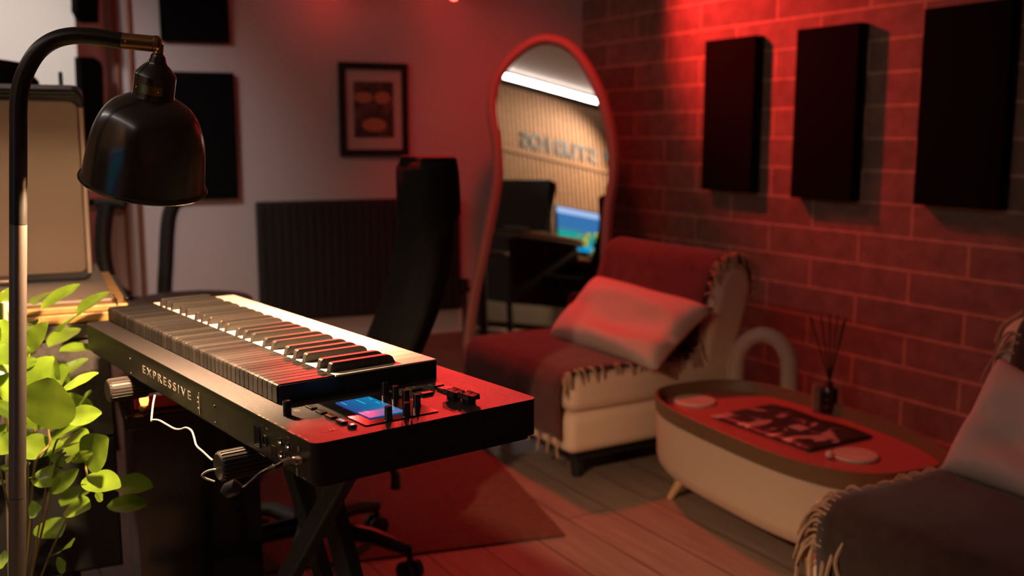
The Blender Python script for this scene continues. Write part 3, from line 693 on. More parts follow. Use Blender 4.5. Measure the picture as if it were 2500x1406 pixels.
ob = onz(353, 1000, zb_+.0267); gb = thing('added_glow_bulb', 'added orange bulb putting a glow on the red box under the far end of the synthesizer', 'lamp', (ob.x, ob.y, zb_+.0265))  # added bulb imitating an orange streak and lighting the red box
mb = MB(); mb.lathe([(0, .0), (.010, .0), (.010, .006), (.006, .009)], Matrix.Translation((ob.x, ob.y, zb_+.0267)), 16); mb.build('bulb_base', M_brass, gb, smooth=True)
mb = MB(); mb.lathe([(.006, .009), (.008, .018), (.0065, .030), (0, .035)], Matrix.Translation((ob.x, ob.y, zb_+.0267)), 16); mb.build('bulb', emis('orange_glow', (1, .28, .05), 5), gb, smooth=True)

# ================================================================== POTTED PLANT
PX = aty(70, 1200, 1.50); pc = Vector((PX.x-.10, 1.62, 0))
pl_ = thing('potted_plant', 'leafy green plant with glossy rounded leaves standing behind the lamp pole', 'plant', pc)
mb = MB(); mb.lathe([(0, .0), (.10, .0), (.115, .02), (.145, .27), (.152, .275), (.152, .30), (.140, .30), (.135, .27), (0, .27)], Matrix.Translation(pc), 40, 0); mb.build('pot', M_pot, pl_, smooth=True)
mb = MB(); mb.lathe([(0, .283), (.08, .281), (.136, .272)], Matrix.Translation(pc), 24); mb.build('soil', M_soil, pl_, smooth=True)
fol = MB(); stems = MB()
def leaf(base, tip, width, up=(0, 0, 1), fold=.25, curl=.12, mi=0):
    base = Vector(base); tip = Vector(tip); L = (tip-base); ln = L.length; x = L.normalized()
    up = Vector(up); y = up.cross(x)
    if y.length < 1e-3: y = Vector((1, 0, 0))
    y.normalize(); z = x.cross(y); nu, nv = 10, 6
    def f(a, b):
        v = b*2-1; s = a
        wdt = width/2*(sin(pi*min(1, s**.85*.985+.0))**.72)*(1-.12*cos(pi*s))
        return base+x*(ln*s)+y*(v*wdt)+z*(fold*abs(v)*wdt - curl*ln*(s*s) + curl*ln*s*.6 + .0005*sin(5*s*pi)*abs(v))
    fol.grid(f, nu, nv, mi)
LD = 1.42
def Lp_(px, py, d): return CAM+ray(px, py)*d
# px base, py base, px tip, py tip, width m, depth, depth change, roll vector
leaves = [
 (62, 860, 115, 788, .030, 1.45, .02, (0, -1, .5)), (135, 985, 128, 868, .038, 1.43, -.01, (-.4, -1, .1)), (60, 950, 130, 872, .040, 1.42, .0, (.3, -.6, .9)),
 (150, 955, 238, 908, .024, 1.40, .0, (0, -.5, 1)), (118, 1048, 122, 925, .082, 1.36, .03, (0, -1, .25)), (100, 965, 168, 900, .050, 1.44, .02, (0, -.7, .8)),
 (140, 940, 162, 892, .045, 1.45, .02, (0, -1, .5)), (190, 1000, 222, 955, .026, 1.44, .03, (0, -.7, 1)), (160, 1025, 246, 1006, .030, 1.38, .0, (.1, -.9, .6)),
 (125, 1075, 220, 1025, .040, 1.42, .04, (0, -.5, 1)), (150, 1090, 215, 1072, .048, 1.44, .03, (0, -.4, 1)), (212, 1140, 262, 1068, .058, 1.40, .02, (-.5, -1, .2)),
 (210, 1125, 192, 1102, .030, 1.38, .01, (0, -1, .4)), (200, 1172, 292, 1185, .042, 1.40, .02, (0, -.55, 1)), (75, 1172, 160, 1160, .034, 1.42, .0, (0, -.8, .8)),
 (125, 1205, 190, 1145, .022, 1.40, .01, (.2, -1, .4)), (160, 1245, 220, 1240, .040, 1.43, .02, (0, -.6, 1)), (60, 1068, 110, 1112, .040, 1.40, .0, (0, -1, .6)),
 (70, 1255, 100, 1238, .030, 1.43, .0, (0, -.8, 1)), (115, 1030, 70, 1000, .045, 1.46, .02, (0, -1, .3)), (65, 1045, 80, 1008, .050, 1.41, .0, (.6, -1, .1)),
 (95, 1110, 160, 1085, .030, 1.46, .0, (0, -.6, 1)), (150, 1110, 135, 1135, .03, 1.42, .0, (0, -1, .3)), (190, 1010, 170, 960, .06, 1.47, .02, (0, -1, .3)),
 (30, 735, 8, 708, .03, 1.46, .0, (.3, -1, .2)), (5, 800, 35, 712, .060, 1.45, .02, (.2, -1, .2)), (18, 900, 2, 780, .065, 1.41, .0, (.2, -1, .2)),
 (20, 890, 12, 838, .075, 1.37, .0, (0, -1, .2)), (-20, 860, 25, 905, .07, 1.38, .0, (0, -.6, 1)), (5, 1010, -10, 900, .07, 1.42, .0, (.3, -1, .2)),
 (30, 990, 10, 900, .03, 1.40, .0, (.8, -1, .2)), (12, 1020, 30, 985, .08, 1.37, .0, (0, -1, .5)), (-30, 1000, 20, 975, .05, 1.40, .0, (0, -.5, 1)),
 (-10, 1060, 24, 1105, .04, 1.4, .0, (0, -1, .8)), (5, 1090, 15, 1035, .04, 1.44, .0, (.3, -1, .2)), (70, 900, 62, 870, .03, 1.42, 0, (0, -1, .4)),
 (-60, 830, -20, 760, .07, 1.42, .02, (.2, -1, .3)), (-70, 960, -20, 930, .07, 1.42, .02, (.2, -1, .6)), (-60, 1100, -15, 1060, .07, 1.42, .02, (.2, -1, .6)),
 (140, 1390, 160, 1372, .03, 1.44, 0, (0, -.8, 1)), (-5, 1370, 20, 1366, .03, 1.44, 0, (0, -.8, 1)), (235, 1220, 250, 1205, .02, 1.45, 0, (0, -1, 1))]
for bx_, by_, tx_, ty_, wd_, dep, dc_, upv_ in leaves:
    leaf(Lp_(bx_, by_, dep+.12), Lp_(tx_, ty_, dep+.12-dc_), wd_*1.09, upv_, fold=random.uniform(.12, .35), curl=random.uniform(.04, .16))
rr = random.Random(3)
for k in range(46):   # the rest of the crown, going round behind
    a = rr.uniform(0, 2*pi); r = rr.uniform(.04, .17); zz = rr.uniform(.42, .86)
    b = pc+Vector((r*cos(a), r*sin(a)*.8+.07, zz)); t_ = b+Vector((cos(a)*.07, sin(a)*.07, rr.uniform(-.02, .05)))
    leaf(b, t_, rr.uniform(.035, .055), (rr.uniform(-.3, .3), -.4, 1), .2, .1)
fol.build('foliage', M_leaf, pl_, smooth=2)
root = pc+Vector((0, 0, .28))
def st(P, d, r=.0016):
    d += .12
    pts = [root]+[Lp_(x, y, d) for x, y in P]; pts = [root, root*.5+pts[1]*.5+Vector((0, .02, .03))]+pts[1:]; stems.tube(spline(pts), r, 8)
st([(112, 1255), (122, 1195), (140, 1125), (160, 1105)], 1.42, .0020); st([(85, 1140), (120, 1085), (118, 1048), (120, 950)], 1.40, .0019)
st([(205, 1190), (210, 1140), (212, 1122)], 1.42); st([(70, 1100), (100, 1030), (150, 960), (140, 935)], 1.43); st([(20, 1050), (25, 950), (30, 850), (20, 760)], 1.42)
st([(90, 1000), (105, 1010), (100, 960), (75, 900), (70, 850)], 1.44); st([(-10, 1100), (0, 1010), (-10, 930), (-20, 800)], 1.43)
st([(130, 1100), (160, 1050), (175, 1010)], 1.43)
stems.build('stem', M_stem, pl_, smooth=True)
a = Lp_(13, 738, 1.55); mb = MB(); mb.tube([root+Vector((-.01, 0, -.02)), a], .0052, 14); mb.build('support_stake', mat('pale_stake', (.55, .42, .28), .6), pl_, smooth=True)

# ================================================================== BACK WALL OBJECTS
def bpanel(name, x0, y0, x1, y1, m, label, cat, group=None, th=.05, r=.004):
    off = th
    a = backpt(x0, y0, th); c = backpt(x1, y1, th); a2 = backpt(x0, y1, th); c2 = backpt(x1, y0, th)
    zt_ = (a.z+c2.z)/2; zb = (a2.z+c.z)/2; L0 = ((a+a2)/2-pb).dot(bd); L1 = ((c+c2)/2-pb).dot(bd)
    mb = MB(); ce = pb+bd*((L0+L1)/2)+bn*((backpt(x0, y0)-pb).dot(bn)-th/2-.001); ce.z = (zt_+zb)/2
    mb.rbox(ce, (L1-L0, th, zt_-zb), r, 2, rotz(BA)); o = mb.build(name, m); tag(o, label, cat, group); return o, ce, L1-L0, zt_-zb
bpanel('acoustic_panel', 386, -190, 556, 101, M_foam, 'black acoustic panel on the back wall, upper of the two beside the copper pipes', 'panel', 'black acoustic panels on the back wall')
bpanel('acoustic_panel', 425, 176, 577, 487, M_foam, 'black acoustic panel on the back wall, lower of the two, half behind the lamp shade', 'panel', 'black acoustic panels on the back wall')
# two foam panels with a rounded corner on the side face of the pillar
sN = bd
def sidepanel(pts, label):
    V = [onplane(x, y, pB+sdn*.028, sdn) for x, y in pts]
    mb = MB(); mb.prism(V, sdn*-.026); o = mb.build('foam_panel', M_foam, bevel=.004); tag(o, label, 'panel', 'foam panels on the pillar')
sidepanel([(187, -160), (243, -160), (242, 56), (214, 56), (198, 46), (189, 28)], 'black foam panel with rounded lower corner high on the side of the white pillar')
sidepanel([(197, 139), (232, 140), (246, 150), (252, 164), (262, 500), (212, 500)], 'long black foam panel with rounded top corner, lower on the side of the white pillar')
for x0, x1, lb in ((279, 322, 'thin copper pipe running down the back wall, the one nearer the white pillar'), (312, 352, 'thin copper pipe running down the back wall, the one nearer the acoustic panels')):
    a = backpt(x0-2, 0, .03); mb = MB(); a = Vector((a.x, a.y, 0)); mb.cyl((a.x, a.y, .0), (a.x, a.y, CEIL), .0095, 16)
    o = mb.build('copper_pipe', M_copper, smooth=True); tag(o, lb, 'pipe', 'copper pipes on the back wall')
# framed print
th = .025
fr = thing('framed_print', 'small framed print with a wide mat hanging on the back wall above the radiator', 'picture', backpt(912, 380, .0))
o_, ce, fw, fh = bpanel('tmp', 829, 153, 997, 381, M_foam, 'x', 'x', th=th); bpy.data.objects.remove(o_)
Rb = rotz(BA)
def fbox(w0, w1, z0, z1, y0, y1, m, name, parent, r=0):
    mb = MB(); c = ce+bd*((w0+w1)/2)+bn*((y0+y1)/2)+Vector((0, 0, (z0+z1)/2)); mb.box(c, (w1-w0, abs(y1-y0), z1-z0), Rb); return mb.build(name, m, parent, bevel=r)
t_ = .034
mb = MB()
for w0, w1, z0, z1 in ((-fw/2, fw/2, fh/2-t_, fh/2), (-fw/2, fw/2, -fh/2, -fh/2+t_), (-fw/2, -fw/2+t_, -fh/2+t_, fh/2-t_), (fw/2-t_, fw/2, -fh/2+t_, fh/2-t_)):
    mb.box(ce+bd*((w0+w1)/2)+Vector((0, 0, (z0+z1)/2)), (w1-w0, th, z1-z0), Rb)
mb.build('frame', M_black, fr)
fbox(-fw/2+t_, fw/2-t_, -fh/2+t_, fh/2-t_, 0, .008, mat('mat_board', (.55, .44, .40), .9), 'mat_board', fr)
def print_mat():
    m = bpy.data.materials.new('abstract_print'); m.use_nodes = True; nt = m.node_tree; b = nt.nodes['Principled BSDF']
    tc = nt.nodes.new('ShaderNodeTexCoord'); no = nt.nodes.new('ShaderNodeTexNoise'); no.inputs['Scale'].default_value = 9; no.inputs['Detail'].default_value = 3
    nt.links.new(tc.outputs['Object'], no.inputs[0]); r = nt.nodes.new('ShaderNodeValToRGB'); nt.links.new(no.outputs[0], r.inputs[0])
    r.color_ramp.elements[0].position = .5; r.color_ramp.elements[0].color = (.05, .03, .028, 1); r.color_ramp.elements[1].position = .72; r.color_ramp.elements[1].color = (.22, .12, .09, 1)
    nt.links.new(r.outputs[0], b.inputs['Base Color']); b.inputs['Roughness'].default_value = .6; return m
pw, ph = fw*.58, fh*.60
art = fbox(-pw/2, pw/2, -ph/2+.0, ph/2+.0, -.002, .002, print_mat(), 'artwork', fr)
for dx, dz, rx, rz in ((-.055, .062, .05, .028), (.045, .062, .042, .032), (.0, -.078, .065, .035)):
    V = [ce+bd*(dx+rx*cos(2*pi*k/20))+Vector((0, 0, dz+rz*sin(2*pi*k/20)))-bn*.0022 for k in range(20)]
    mb = MB(); mb.prism(V, -bn*.001); mb.build('artwork_motif', bpy.data.materials.get('ochre_ink') or mat('ochre_ink', (.45, .20, .11), .7), fr)

# radiator
hp = thing('radiator', 'wide black panel radiator mounted low on the back wall behind the office chair', 'radiator', backpt(800, 775, .0))
o_, ce, rw, rh = bpanel('tmp', 633, 488, 1128, 772, M_foam, 'x', 'x', th=.10); bpy.data.objects.remove(o_)
mb = MB(); mb.rbox(ce, (rw, .06, rh), .01, 3, Rb); mb.build('radiator_body', mat('black_enamel', (.014, .014, .014), .45), hp)
mb = MB(); n = 26
for i in range(n):
    mb.rbox(ce+bd*(-rw/2+rw*(i+.5)/n)-bn*.034, (rw/n*.72, .014, rh*.93), .004, 2, Rb)
mb.build('fins', mat('black_enamel_fins', (.016, .016, .016), .4), hp)
c = ce+bd*(rw/2+.03)+Vector((0, 0, -rh/2+.10)); mb = MB(); mb.cyl(c-bd*.03, c+bd*.03, .018, 16); mb.cyl(c, c+Vector((0, 0, .06)), .022, 16); mb.build('valve', M_steel, hp, smooth=True)
mb = MB(); mb.cyl(c+Vector((0, 0, 0)), Vector((c.x, c.y, .0)), .010, 12); mb.build('feed_pipe', M_steel, hp, smooth=True)
for s in (-1, 1):
    mb = MB(); mb.box(ce+bd*(s*rw*.38)+bn*.034, (.04, .022, .3), Rb); mb.build('bracket', M_steel, hp)

# red bulbs at the top of the back wall on a dark bar
for P_, lb in ((RED1, 'red spotlight glowing at the top edge, above the mirror side of the framed print'), (RED2, 'dimmer red spotlight at the top edge, above the framed print')):
    sp = thing('red_spotlight', lb, 'light', P_+Vector((0, .06, .10)), group='red spotlights on the back wall')
    wp = P_+bn*(bn.dot(pb-P_)-.001)
    mb = MB(); mb.tube([P_+Vector((0, .03, .13)), P_+Vector((0, .01, .03))], [.036, .040], 24); mb.build('can', M_black, sp, smooth=True)
    mb = MB(); mb.lathe([(0, -.022), (.014, -.018), (.021, -.004), (.018, .01), (.012, .022), (0, .03)], Matrix.Translation(P_+Vector((0, 0, .005))), 20); mb.build('bulb', M_bulb_red, sp, smooth=True)
    mb = MB(); q_ = P_+Vector((0, .03, .12)); mb.cyl(q_, q_+bn*(bn.dot(pb-q_)), .010, 12); mb.build('wall_arm', M_steel, sp, smooth=True)
# curved dark tubes and red seat far left
def btube(P, y, r, name, m, label=None, cat=None, parent=None):
    mb = MB(); mb.tube(spline([aty(px, py, y) for px, py in P]), r, 16); o = mb.build(name, m, parent, smooth=True)
    if label: tag(o, label, cat)
    return o
ac = thing('armchair', 'dark curved frame chair with red upholstery standing before the copper pipes', 'chair', (aty(300, 700, 3.7).x-.1, 3.75, 0))
btube([(236, 497), (262, 494), (292, 497), (306, 502)], 3.7, .020, 'top_rail', M_steel, parent=ac)
btube([(262, 494), (254, 540), (251, 600), (258, 660), (278, 705), (312, 730)], 3.7, .030, 'side_frame', M_steel, parent=ac)
mb = MB(); mb.prism([aty(x, y, 3.68) for x, y in ((150, 465), (225, 462), (318, 468), (314, 488), (236, 488), (150, 490))], (0, .08, 0)); mb.build('head_cushion', mat('red_fabric', (.30, .07, .06), .9), ac, bevel=.008)
mb = MB(); mb.prism([aty(x, y, 3.72) for x, y in ((150, 510), (238, 510), (250, 560), (250, 620), (240, 640), (150, 640))], (0, .06, 0)); mb.build('back_cushion', mat('red_fabric_back', (.22, .05, .045), .9), ac, bevel=.008)
zz_ = aty(300, 728, 3.7).z
mb = MB(); q_ = aty(285, 715, 3.72); mb.rbox((q_.x-.22, q_.y+.03, q_.z-.10), (.55, .45, .10), .03, 3); mb.build('seat', M_chair, ac)
for i in (-1, 1):
    for j in (-1, 1):
        mb = MB(); mb.cyl((q_.x-.22+i*.22, q_.y+.03+j*.18, q_.z-.13), (q_.x-.22+i*.25, q_.y+.03+j*.2, 0), .016, 12); mb.build('leg', M_steel, ac, smooth=True)
b_ = aty(400, 745, 4.1)
sd = thing('equipment_stand', 'black stand with thick bent tube rising behind the dark round table', 'stand', (b_.x, 4.1, 0))
mb = MB(); mb.tube(spline([Vector((b_.x, 4.1, .012)), aty(402, 745, 4.1), aty(405, 640, 4.1), aty(409, 560, 4.1), aty(415, 520, 4.1), aty(428, 495, 4.1), aty(450, 484, 4.1)]), .030, 18); mb.build('bent_tube', M_steel, sd, smooth=True)
mb = MB(); mb.lathe([(0, 0), (.16, 0), (.16, .012), (.03, .022), (.03, .04)], Matrix.Translation((b_.x, 4.1, 0)), 32); mb.build('base', M_steel, sd, smooth=True)
# round dark table
tl, tr_ = aty(310, 712, 3.1), aty(575, 714, 3.1); rc = (tl+tr_)/2; rtz = aty(440, 706, 3.1+.30).z
rt = thing('round_table', 'dark brown round table whose rim shows behind the far end of the keys', 'table', (rc.x, 3.2, 0))
rr_ = (tr_-tl).length/2+.02
mb = MB(); mb.lathe([(0, rtz-.03), (rr_-.02, rtz-.03), (rr_, rtz-.018), (rr_, rtz-.006), (rr_-.008, rtz), (0, rtz)], Matrix.Translation((rc.x, 3.2, 0)), 64); mb.build('table_top', M_dwood, rt, smooth=True)
mb = MB(); mb.cyl((rc.x, 3.2, .02), (rc.x, 3.2, rtz-.03), .03, 20); mb.lathe([(0, 0), (.2, 0), (.2, .015), (.04, .03)], Matrix.Translation((rc.x, 3.2, 0)), 32); mb.build('pedestal', M_steel, rt, smooth=True)

# ================================================================== BRICK WALL PANELS
for (x0, y0, x1, y1, yb), lb, T in (((1722, 98, 1845, 88, 462), 'narrowest looking black acoustic panel, nearest the mirror on the block wall', .055),
                               ((1946, 74, 2100, 52, 482), 'middle black acoustic panel on the block wall', .055),
                               ((2257, 22, 2476, -6, 500), 'black acoustic panel at the right edge of the block wall', .055)):
    a = wallpt(x0, (y0), T); c = wallpt(x1, y1, T); b = wallpt(x0-15, yb, T)
    s0, s1 = rd.dot(a), rd.dot(c); zt_ = (a.z+c.z)/2; zb = b.z
    ce = rn*(WR-T/2-.001)+rd*((s0+s1)/2); ce.z = (zt_+zb)/2
    mb = MB(); mb.rbox(ce, (s1-s0, T, zt_-zb), .004, 2, rotz(fa)); o = mb.build('acoustic_panel', M_foam); tag(o, lb, 'panel', 'black acoustic panels on the block wall')

# ================================================================== MIRROR
mm = radians(-12); ee = .078
MN = Vector((sin(mm)*cos(ee), -cos(mm)*cos(ee), sin(ee))); MP0 = Vector((.2, 4.93, 1.2))
MX = Vector((cos(mm), sin(mm), 0)); MY = MN.cross(MX); MY = MY if MY.z > 0 else -MY
MMat = Matrix.Translation(MP0) @ Matrix((MX, -MN, MY)).transposed().to_4x4()     # local x across, z up, -y.. +y = towards the room
def ml(px, py): p = MMat.inverted() @ onplane(px, py, MP0, MN); return p.x, p.z
inner = [(1306, 118), (1345, 112), (1385, 128), (1420, 168), (1452, 232), (1473, 300), (1486, 372), (1484, 440), (1473, 510), (1468, 590), (1466, 660), (1466, 740), (1466, 830),
         (1440, 860), (1320, 866), (1200, 862), (1158, 850), (1160, 800), (1172, 720), (1190, 640), (1207, 560), (1223, 480), (1229, 420), (1227, 350), (1218, 300), (1215, 250), (1228, 196), (1262, 150)]
ip = [ml(*p) for p in inner]
def closed(P, n=5):
    out = []; N = len(P)
    for i in range(N):
        a, b, c, d = [Vector((*P[(i+k) % N], 0)) for k in (-1, 0, 1, 2)]
        for k in range(n):
            t = k/n; v = .5*((2*b)+(c-a)*t+(2*a-5*b+4*c-d)*t*t+(3*b-a-3*c+d)*t**3); out.append((v.x, v.y))
    return out
ipc = closed(ip)
cx_ = sum(p[0] for p in ipc)/len(ipc); cz_ = sum(p[1] for p in ipc)/len(ipc)
FWD = .052
def offs(P, d):
    out = []; N = len(P)
    for i in range(N):
        a, c = P[i-1], P[(i+1) % N]; t = Vector((c[0]-a[0], c[1]-a[1], 0)).normalized(); nx, nz = t.y, -t.x
        s = 1 if (nx*(P[i][0]-cx_)+nz*(P[i][1]-cz_)) > 0 else -1
        out.append((P[i][0]+nx*s*d, P[i][1]+nz*s*d))
    return out
op = offs(ipc, .052)
zmin = min(p[1] for p in op)
foot = MMat @ Vector((0, 0, zmin))
mir = thing('wavy_mirror', 'tall wavy mirror with padded pink frame leaning in the room corner, reflecting the slatted wall', 'mirror', M=MMat)
KS = -.020
def warp(x, z): return KS*(x-.05)*(z-0.0)
mb = MB(); N = len(ipc); rings = 10
V = []; Fs = []
for r in range(rings+1):
    f = 1-r/rings
    for x, z in offs(ipc, .006) if r == 0 else [(cx_+(x-cx_)*f, cz_+(z-cz_)*f) for x, z in offs(ipc, .006)]:
        V.append((x, -(.018+warp(x, z)), z))
for r in range(rings):
    for k in range(N):
        Fs.append((r*N+k, r*N+(k+1) % N, (r+1)*N+(k+1) % N, (r+1)*N+k))
mb.add(V, Fs); g = mb.build('mirror_glass', M_mirror, mir, world=False, smooth=2)
mb = MB()
prof = [(0, .016), (.004, .034), (.018, .046), (.034, .046), (.047, .034), (.052, .014), (.052, -.012), (0, -.012)]
V = []; 
for d, y in prof:
    for x, z in offs(ipc, d) if d > 0 else ipc: V.append((x, -y, z))
Fs = [(j*N+k, j*N+(k+1) % N, ((j+1) % len(prof))*N+(k+1) % N, ((j+1) % len(prof))*N+k) for j in range(len(prof)) for k in range(N)]
mb.add(V, Fs); mb.build('padded_frame', M_mframe, mir, world=False, smooth=True)
mb = MB(); mb.prism([(x, .014, z) for x, z in offs(ipc, .04)], (0, .008, 0)); mb.build('back_board', M_black, mir, world=False)
print_info = dict(foot=tuple(foot))

# ---- things seen in the mirror, along the slatted left wall
def mirr(px, py, off):
    """point hit, after reflection in the mirror, at distance off from the left wall"""
    h = onplane(px, py, MP0+MN*.018, MN); r = (h-CAM); r = r-MN*(2*r.dot(MN)); return h+r*((WL+off-rn.dot(h))/rn.dot(r))
a, b = mirr(1234, 176, .04), mirr(1457, 237, .04); zstrip = min((a.z+b.z)/2, CEIL-.06)
q0 = rd.dot(a)-.9; q1 = rd.dot(b)+.9; q0 = Lq0+1.25
ls = thing('light_bar', 'long bright white light bar along the top of the slatted wall, seen in the mirror', 'light', LW((q0+q1)/2, .03, zstrip))
mb = MB(); mb.box(LW((q0+q1)/2, .0365, zstrip), (q1-q0, .071, .052), rotz(fa)); mb.build('housing', M_white, ls)
mb = MB(); mb.box(LW((q0+q1)/2, .0745, zstrip), (q1-q0-.01, .004, .050), rotz(fa)); mb.build('diffuser', M_strip, ls)
a, b = mirr(1227, 370, .03), mirr(1489, 416, .03); zrail = (a.z+b.z)/2
mb = MB(); mb.box(LW(-1.4, .034, zrail), (3.2, .02, .03), rotz(fa)); o = mb.build('picture_rail', mat('rail_wood', (.30, .17, .10), .6)); tag(o, 'thin wooden rail crossing the slatted wall below the letters, seen in the mirror', 'rail')
# letters
a, b = mirr(1265, 345, .035), mirr(1452, 375, .035)
qa, qb = rd.dot(b), rd.dot(a)
lh = abs(mirr(1300, 325, .035).z-mirr(1300, 362, .035).z)
zc_ = (mirr(1360, 378, .035).z)
sgn_ = thing('wall_sign', 'dark block letters mounted on the slatted wall, seen reversed in the mirror', 'sign', LW((qa+qb)/2, .03, zc_))
# real reading direction runs from the far end of the wall towards the mirror corner side
Lx = -rd; Ms = Matrix.Translation(LW(qa+.14*0, .030, zc_)) @ Matrix(((Lx.x, 0, rn.x, 0), (Lx.y, 0, rn.y, 0), (0, 1, 0, 0), (0, 0, 0, 1)))
M_letter = mat('blue_grey_letter', (.10, .12, .14), .6)
widths = []
adv = abs(qa-qb)/7.0
for i, ch in enumerate('STUDIOS'):
    Mi = Ms @ Matrix.Translation((adv*(i+.5), 0, 0)); textmesh('letter', ch, lh*1.38, Mi, M_letter, sgn_, ext=.008, align='CENTER', bold=.007)
textmesh('letter', 'B', lh*1.38, Ms @ Matrix.Translation((-adv*.9, 0, 0)), M_letter, sgn_, ext=.008, align='CENTER', bold=.007)
# desk, monitor, speakers
zd = .72
dq0, dq1 = rd.dot(mirr(1232, 640, .5)), rd.dot(mirr(1480, 640, .5))
desk = thing('work_desk', 'dark wooden studio desk along the slatted wall, seen in the mirror', 'desk', LW((dq0+dq1)/2, .36, 0))
ql, qr = min(dq0, dq1)-.65, max(dq0, dq1)+.5
mb = MB(); mb.rbox(LW((ql+qr)/2, .37, zd-.015), (qr-ql, .66, .03), .004, 2, rotz(fa)); mb.build('desk_top', M_dwood, desk)
mb = MB(); mb.box(LW((ql+qr)/2, .58, (zd+.04)/2), (qr-ql-.12, .02, zd-.08), rotz(fa)); mb.build('added_dark_panel', M_grey, desk)  # added dark panel hiding the lit slats under the desk
for i in (0, 1):
    for j in (0, 1):
        mb = MB(); mb.box(LW(ql+.06+(qr-ql-.12)*i, .09+.56*j, (zd-.03)/2), (.05, .05, zd-.03), rotz(fa)); mb.build('leg', M_steel, desk)
mo = .22
TLm, TRm, BLm, BRm = mirr(1343, 499, mo), mirr(1474, 522, mo), mirr(1336, 596, mo), mirr(1465, 619, mo)
mq = (rd.dot(TLm)+rd.dot(TRm)+rd.dot(BLm)+rd.dot(BRm))/4; mw = abs(rd.dot(TLm)-rd.dot(TRm)); mz1 = (TLm.z+TRm.z)/2; mz0 = (BLm.z+BRm.z)/2
mon = thing('computer_monitor', 'lit blue and green computer monitor on the studio desk, seen in the mirror', 'monitor', LW(mq, mo-.02, zd))
MR = Matrix.Translation(LW(mq, mo, (mz0+mz1)/2)) @ rotz(fa+pi)   # local +y faces out of the wall? set below
Lm = Matrix(((rd.x, rn.x, 0, 0), (rd.y, rn.y, 0, 0), (0, 0, 1, 0), (0, 0, 0, 1))); Lm = Matrix.Translation(LW(mq, mo, (mz0+mz1)/2)) @ Lm
mh = mz1-mz0
mb = MB(); mb.rbox((0, -.016, -.02), (mw+.03, .03, mh+.07), .004, 2); mb.build('housing', M_black, mon, M=Lm)
def scr2():
    m = bpy.data.materials.new('editor_screen'); m.use_nodes = True; nt = m.node_tree; nt.nodes.clear()
    e = nt.nodes.new('ShaderNodeEmission'); o = nt.nodes.new('ShaderNodeOutputMaterial'); nt.links.new(e.outputs[0], o.inputs[0]); e.inputs[1].default_value = 1.0
    g = nt.nodes.new('ShaderNodeTexCoord'); s = nt.nodes.new('ShaderNodeSeparateXYZ'); nt.links.new(g.outputs['Generated'], s.inputs[0])
    r = nt.nodes.new('ShaderNodeValToRGB'); r.color_ramp.interpolation = 'CONSTANT'; nt.links.new(s.outputs['Z'], r.inputs[0])
    cols = [(0, (.0, .36, .72)), (.13, (.03, .30, .33)), (.28, (.0, .40, .30)), (.42, (.05, .22, .35)), (.52, (.04, .17, .42)), (.86, (.42, .58, .95))]
    el = r.color_ramp.elements; el[0].position, el[0].color = cols[0][0], (*cols[0][1], 1); el[1].position, el[1].color = cols[1][0], (*cols[1][1], 1)
    for p, c in cols[2:]: x = el.new(p); x.color = (*c, 1)
    nt.links.new(r.outputs[0], e.inputs[0]); return m
mb = MB(); mb.box((0, .0005, 0), (mw, .002, mh)); mb.build('screen', scr2(), mon, M=Lm)
mb = MB(); mb.rbox((0, -.02, (zd-(mz0+mz1)/2)+.006), (.26, .17, .010), .003, 2); mb.box((0, -.04, (zd-(mz0+mz1)/2+.012)/2), (.05, .02, abs(zd-(mz0+mz1)/2))); mb.build('stand', M_black, mon, M=Lm)
def speaker(q, off, w_, d_, h_, lb, cone=True):
    sp = thing('studio_monitor_speaker', lb, 'speaker', LW(q, off, zd), group=None)
    mb = MB(); mb.rbox(LW(q, off, zd+.001+h_/2), (w_, d_, h_), .008, 3, rotz(fa)); mb.build('cabinet', mat('speaker_vinyl', (.035, .022, .02), .6), sp)
    for zf, rf, m in ((.36, .36, M_white2 if cone else M_black), (.76, .17, M_black)):
        c = LW(q, off+d_/2, zd+h_*zf); R = rn.to_track_quat('Z', 'Y').to_matrix().to_4x4()
        mb = MB(); mb.lathe([(w_*rf*1.05, .0), (w_*rf*1.05, .006), (w_*rf*.95, .008), (w_*rf*.5, .001), (w_*rf*.3, .006), (0, .010)], Matrix.Translation(c) @ R, 28); mb.build('cone' if rf > .2 else 'tweeter', M_black if rf > .2 else m, sp, smooth=True)
        if rf > .2:
            mb = MB(); mb.lathe([(w_*rf*.42, .004), (w_*rf*.3, .012), (0, .018)], Matrix.Translation(c) @ R, 24); mb.build('dust_cap', m, sp, smooth=True)
sq = rd.dot(mirr(1296, 560, .28)); sh_ = mirr(1296, 503, .28).z-zd
speaker(sq, .20, .23, .26, max(.28, min(.45, sh_)), 'studio speaker with pale cone beside the lit monitor, seen in the mirror')
sq2 = rd.dot(mirr(1248, 560, .30)); sh2 = mirr(1248, 478, .30).z-zd
speaker(sq2-.02, .19, .20, .26, max(.30, min(.5, sh2)), 'taller black studio speaker at the far end of the desk, seen in the mirror', False)
p_ = mirr(1312, 618, .58)
mb = MB(); c = LW(rd.dot(p_), .56, zd+.001); mb.lathe([(0, 0), (.03, 0), (.038, .01), (.04, .06), (.034, .062), (.03, .012), (0, .01)], Matrix.Translation(c), 24); o = mb.build('mug', mat('pinkish_glaze', (.6, .42, .40), .4), smooth=True); tag(o, 'small pale pink cup at the front edge of the studio desk, seen in the mirror', 'cup')
p_ = mirr(1457, 668, .75)
gl_ = thing('round_lamp', 'small round blue white lamp glowing low in the mirror beside the pillow', 'lamp', (p_.x, p_.y, 0))
mb = MB(); mb.lathe([(.05*sin(pi*i/12), -.05*cos(pi*i/12)) for i in range(13)], Matrix.Translation(p_), 24); mb.build('globe', emis('blue_white_globe', (.35, .72, 1), 1.3), gl_, smooth=True)
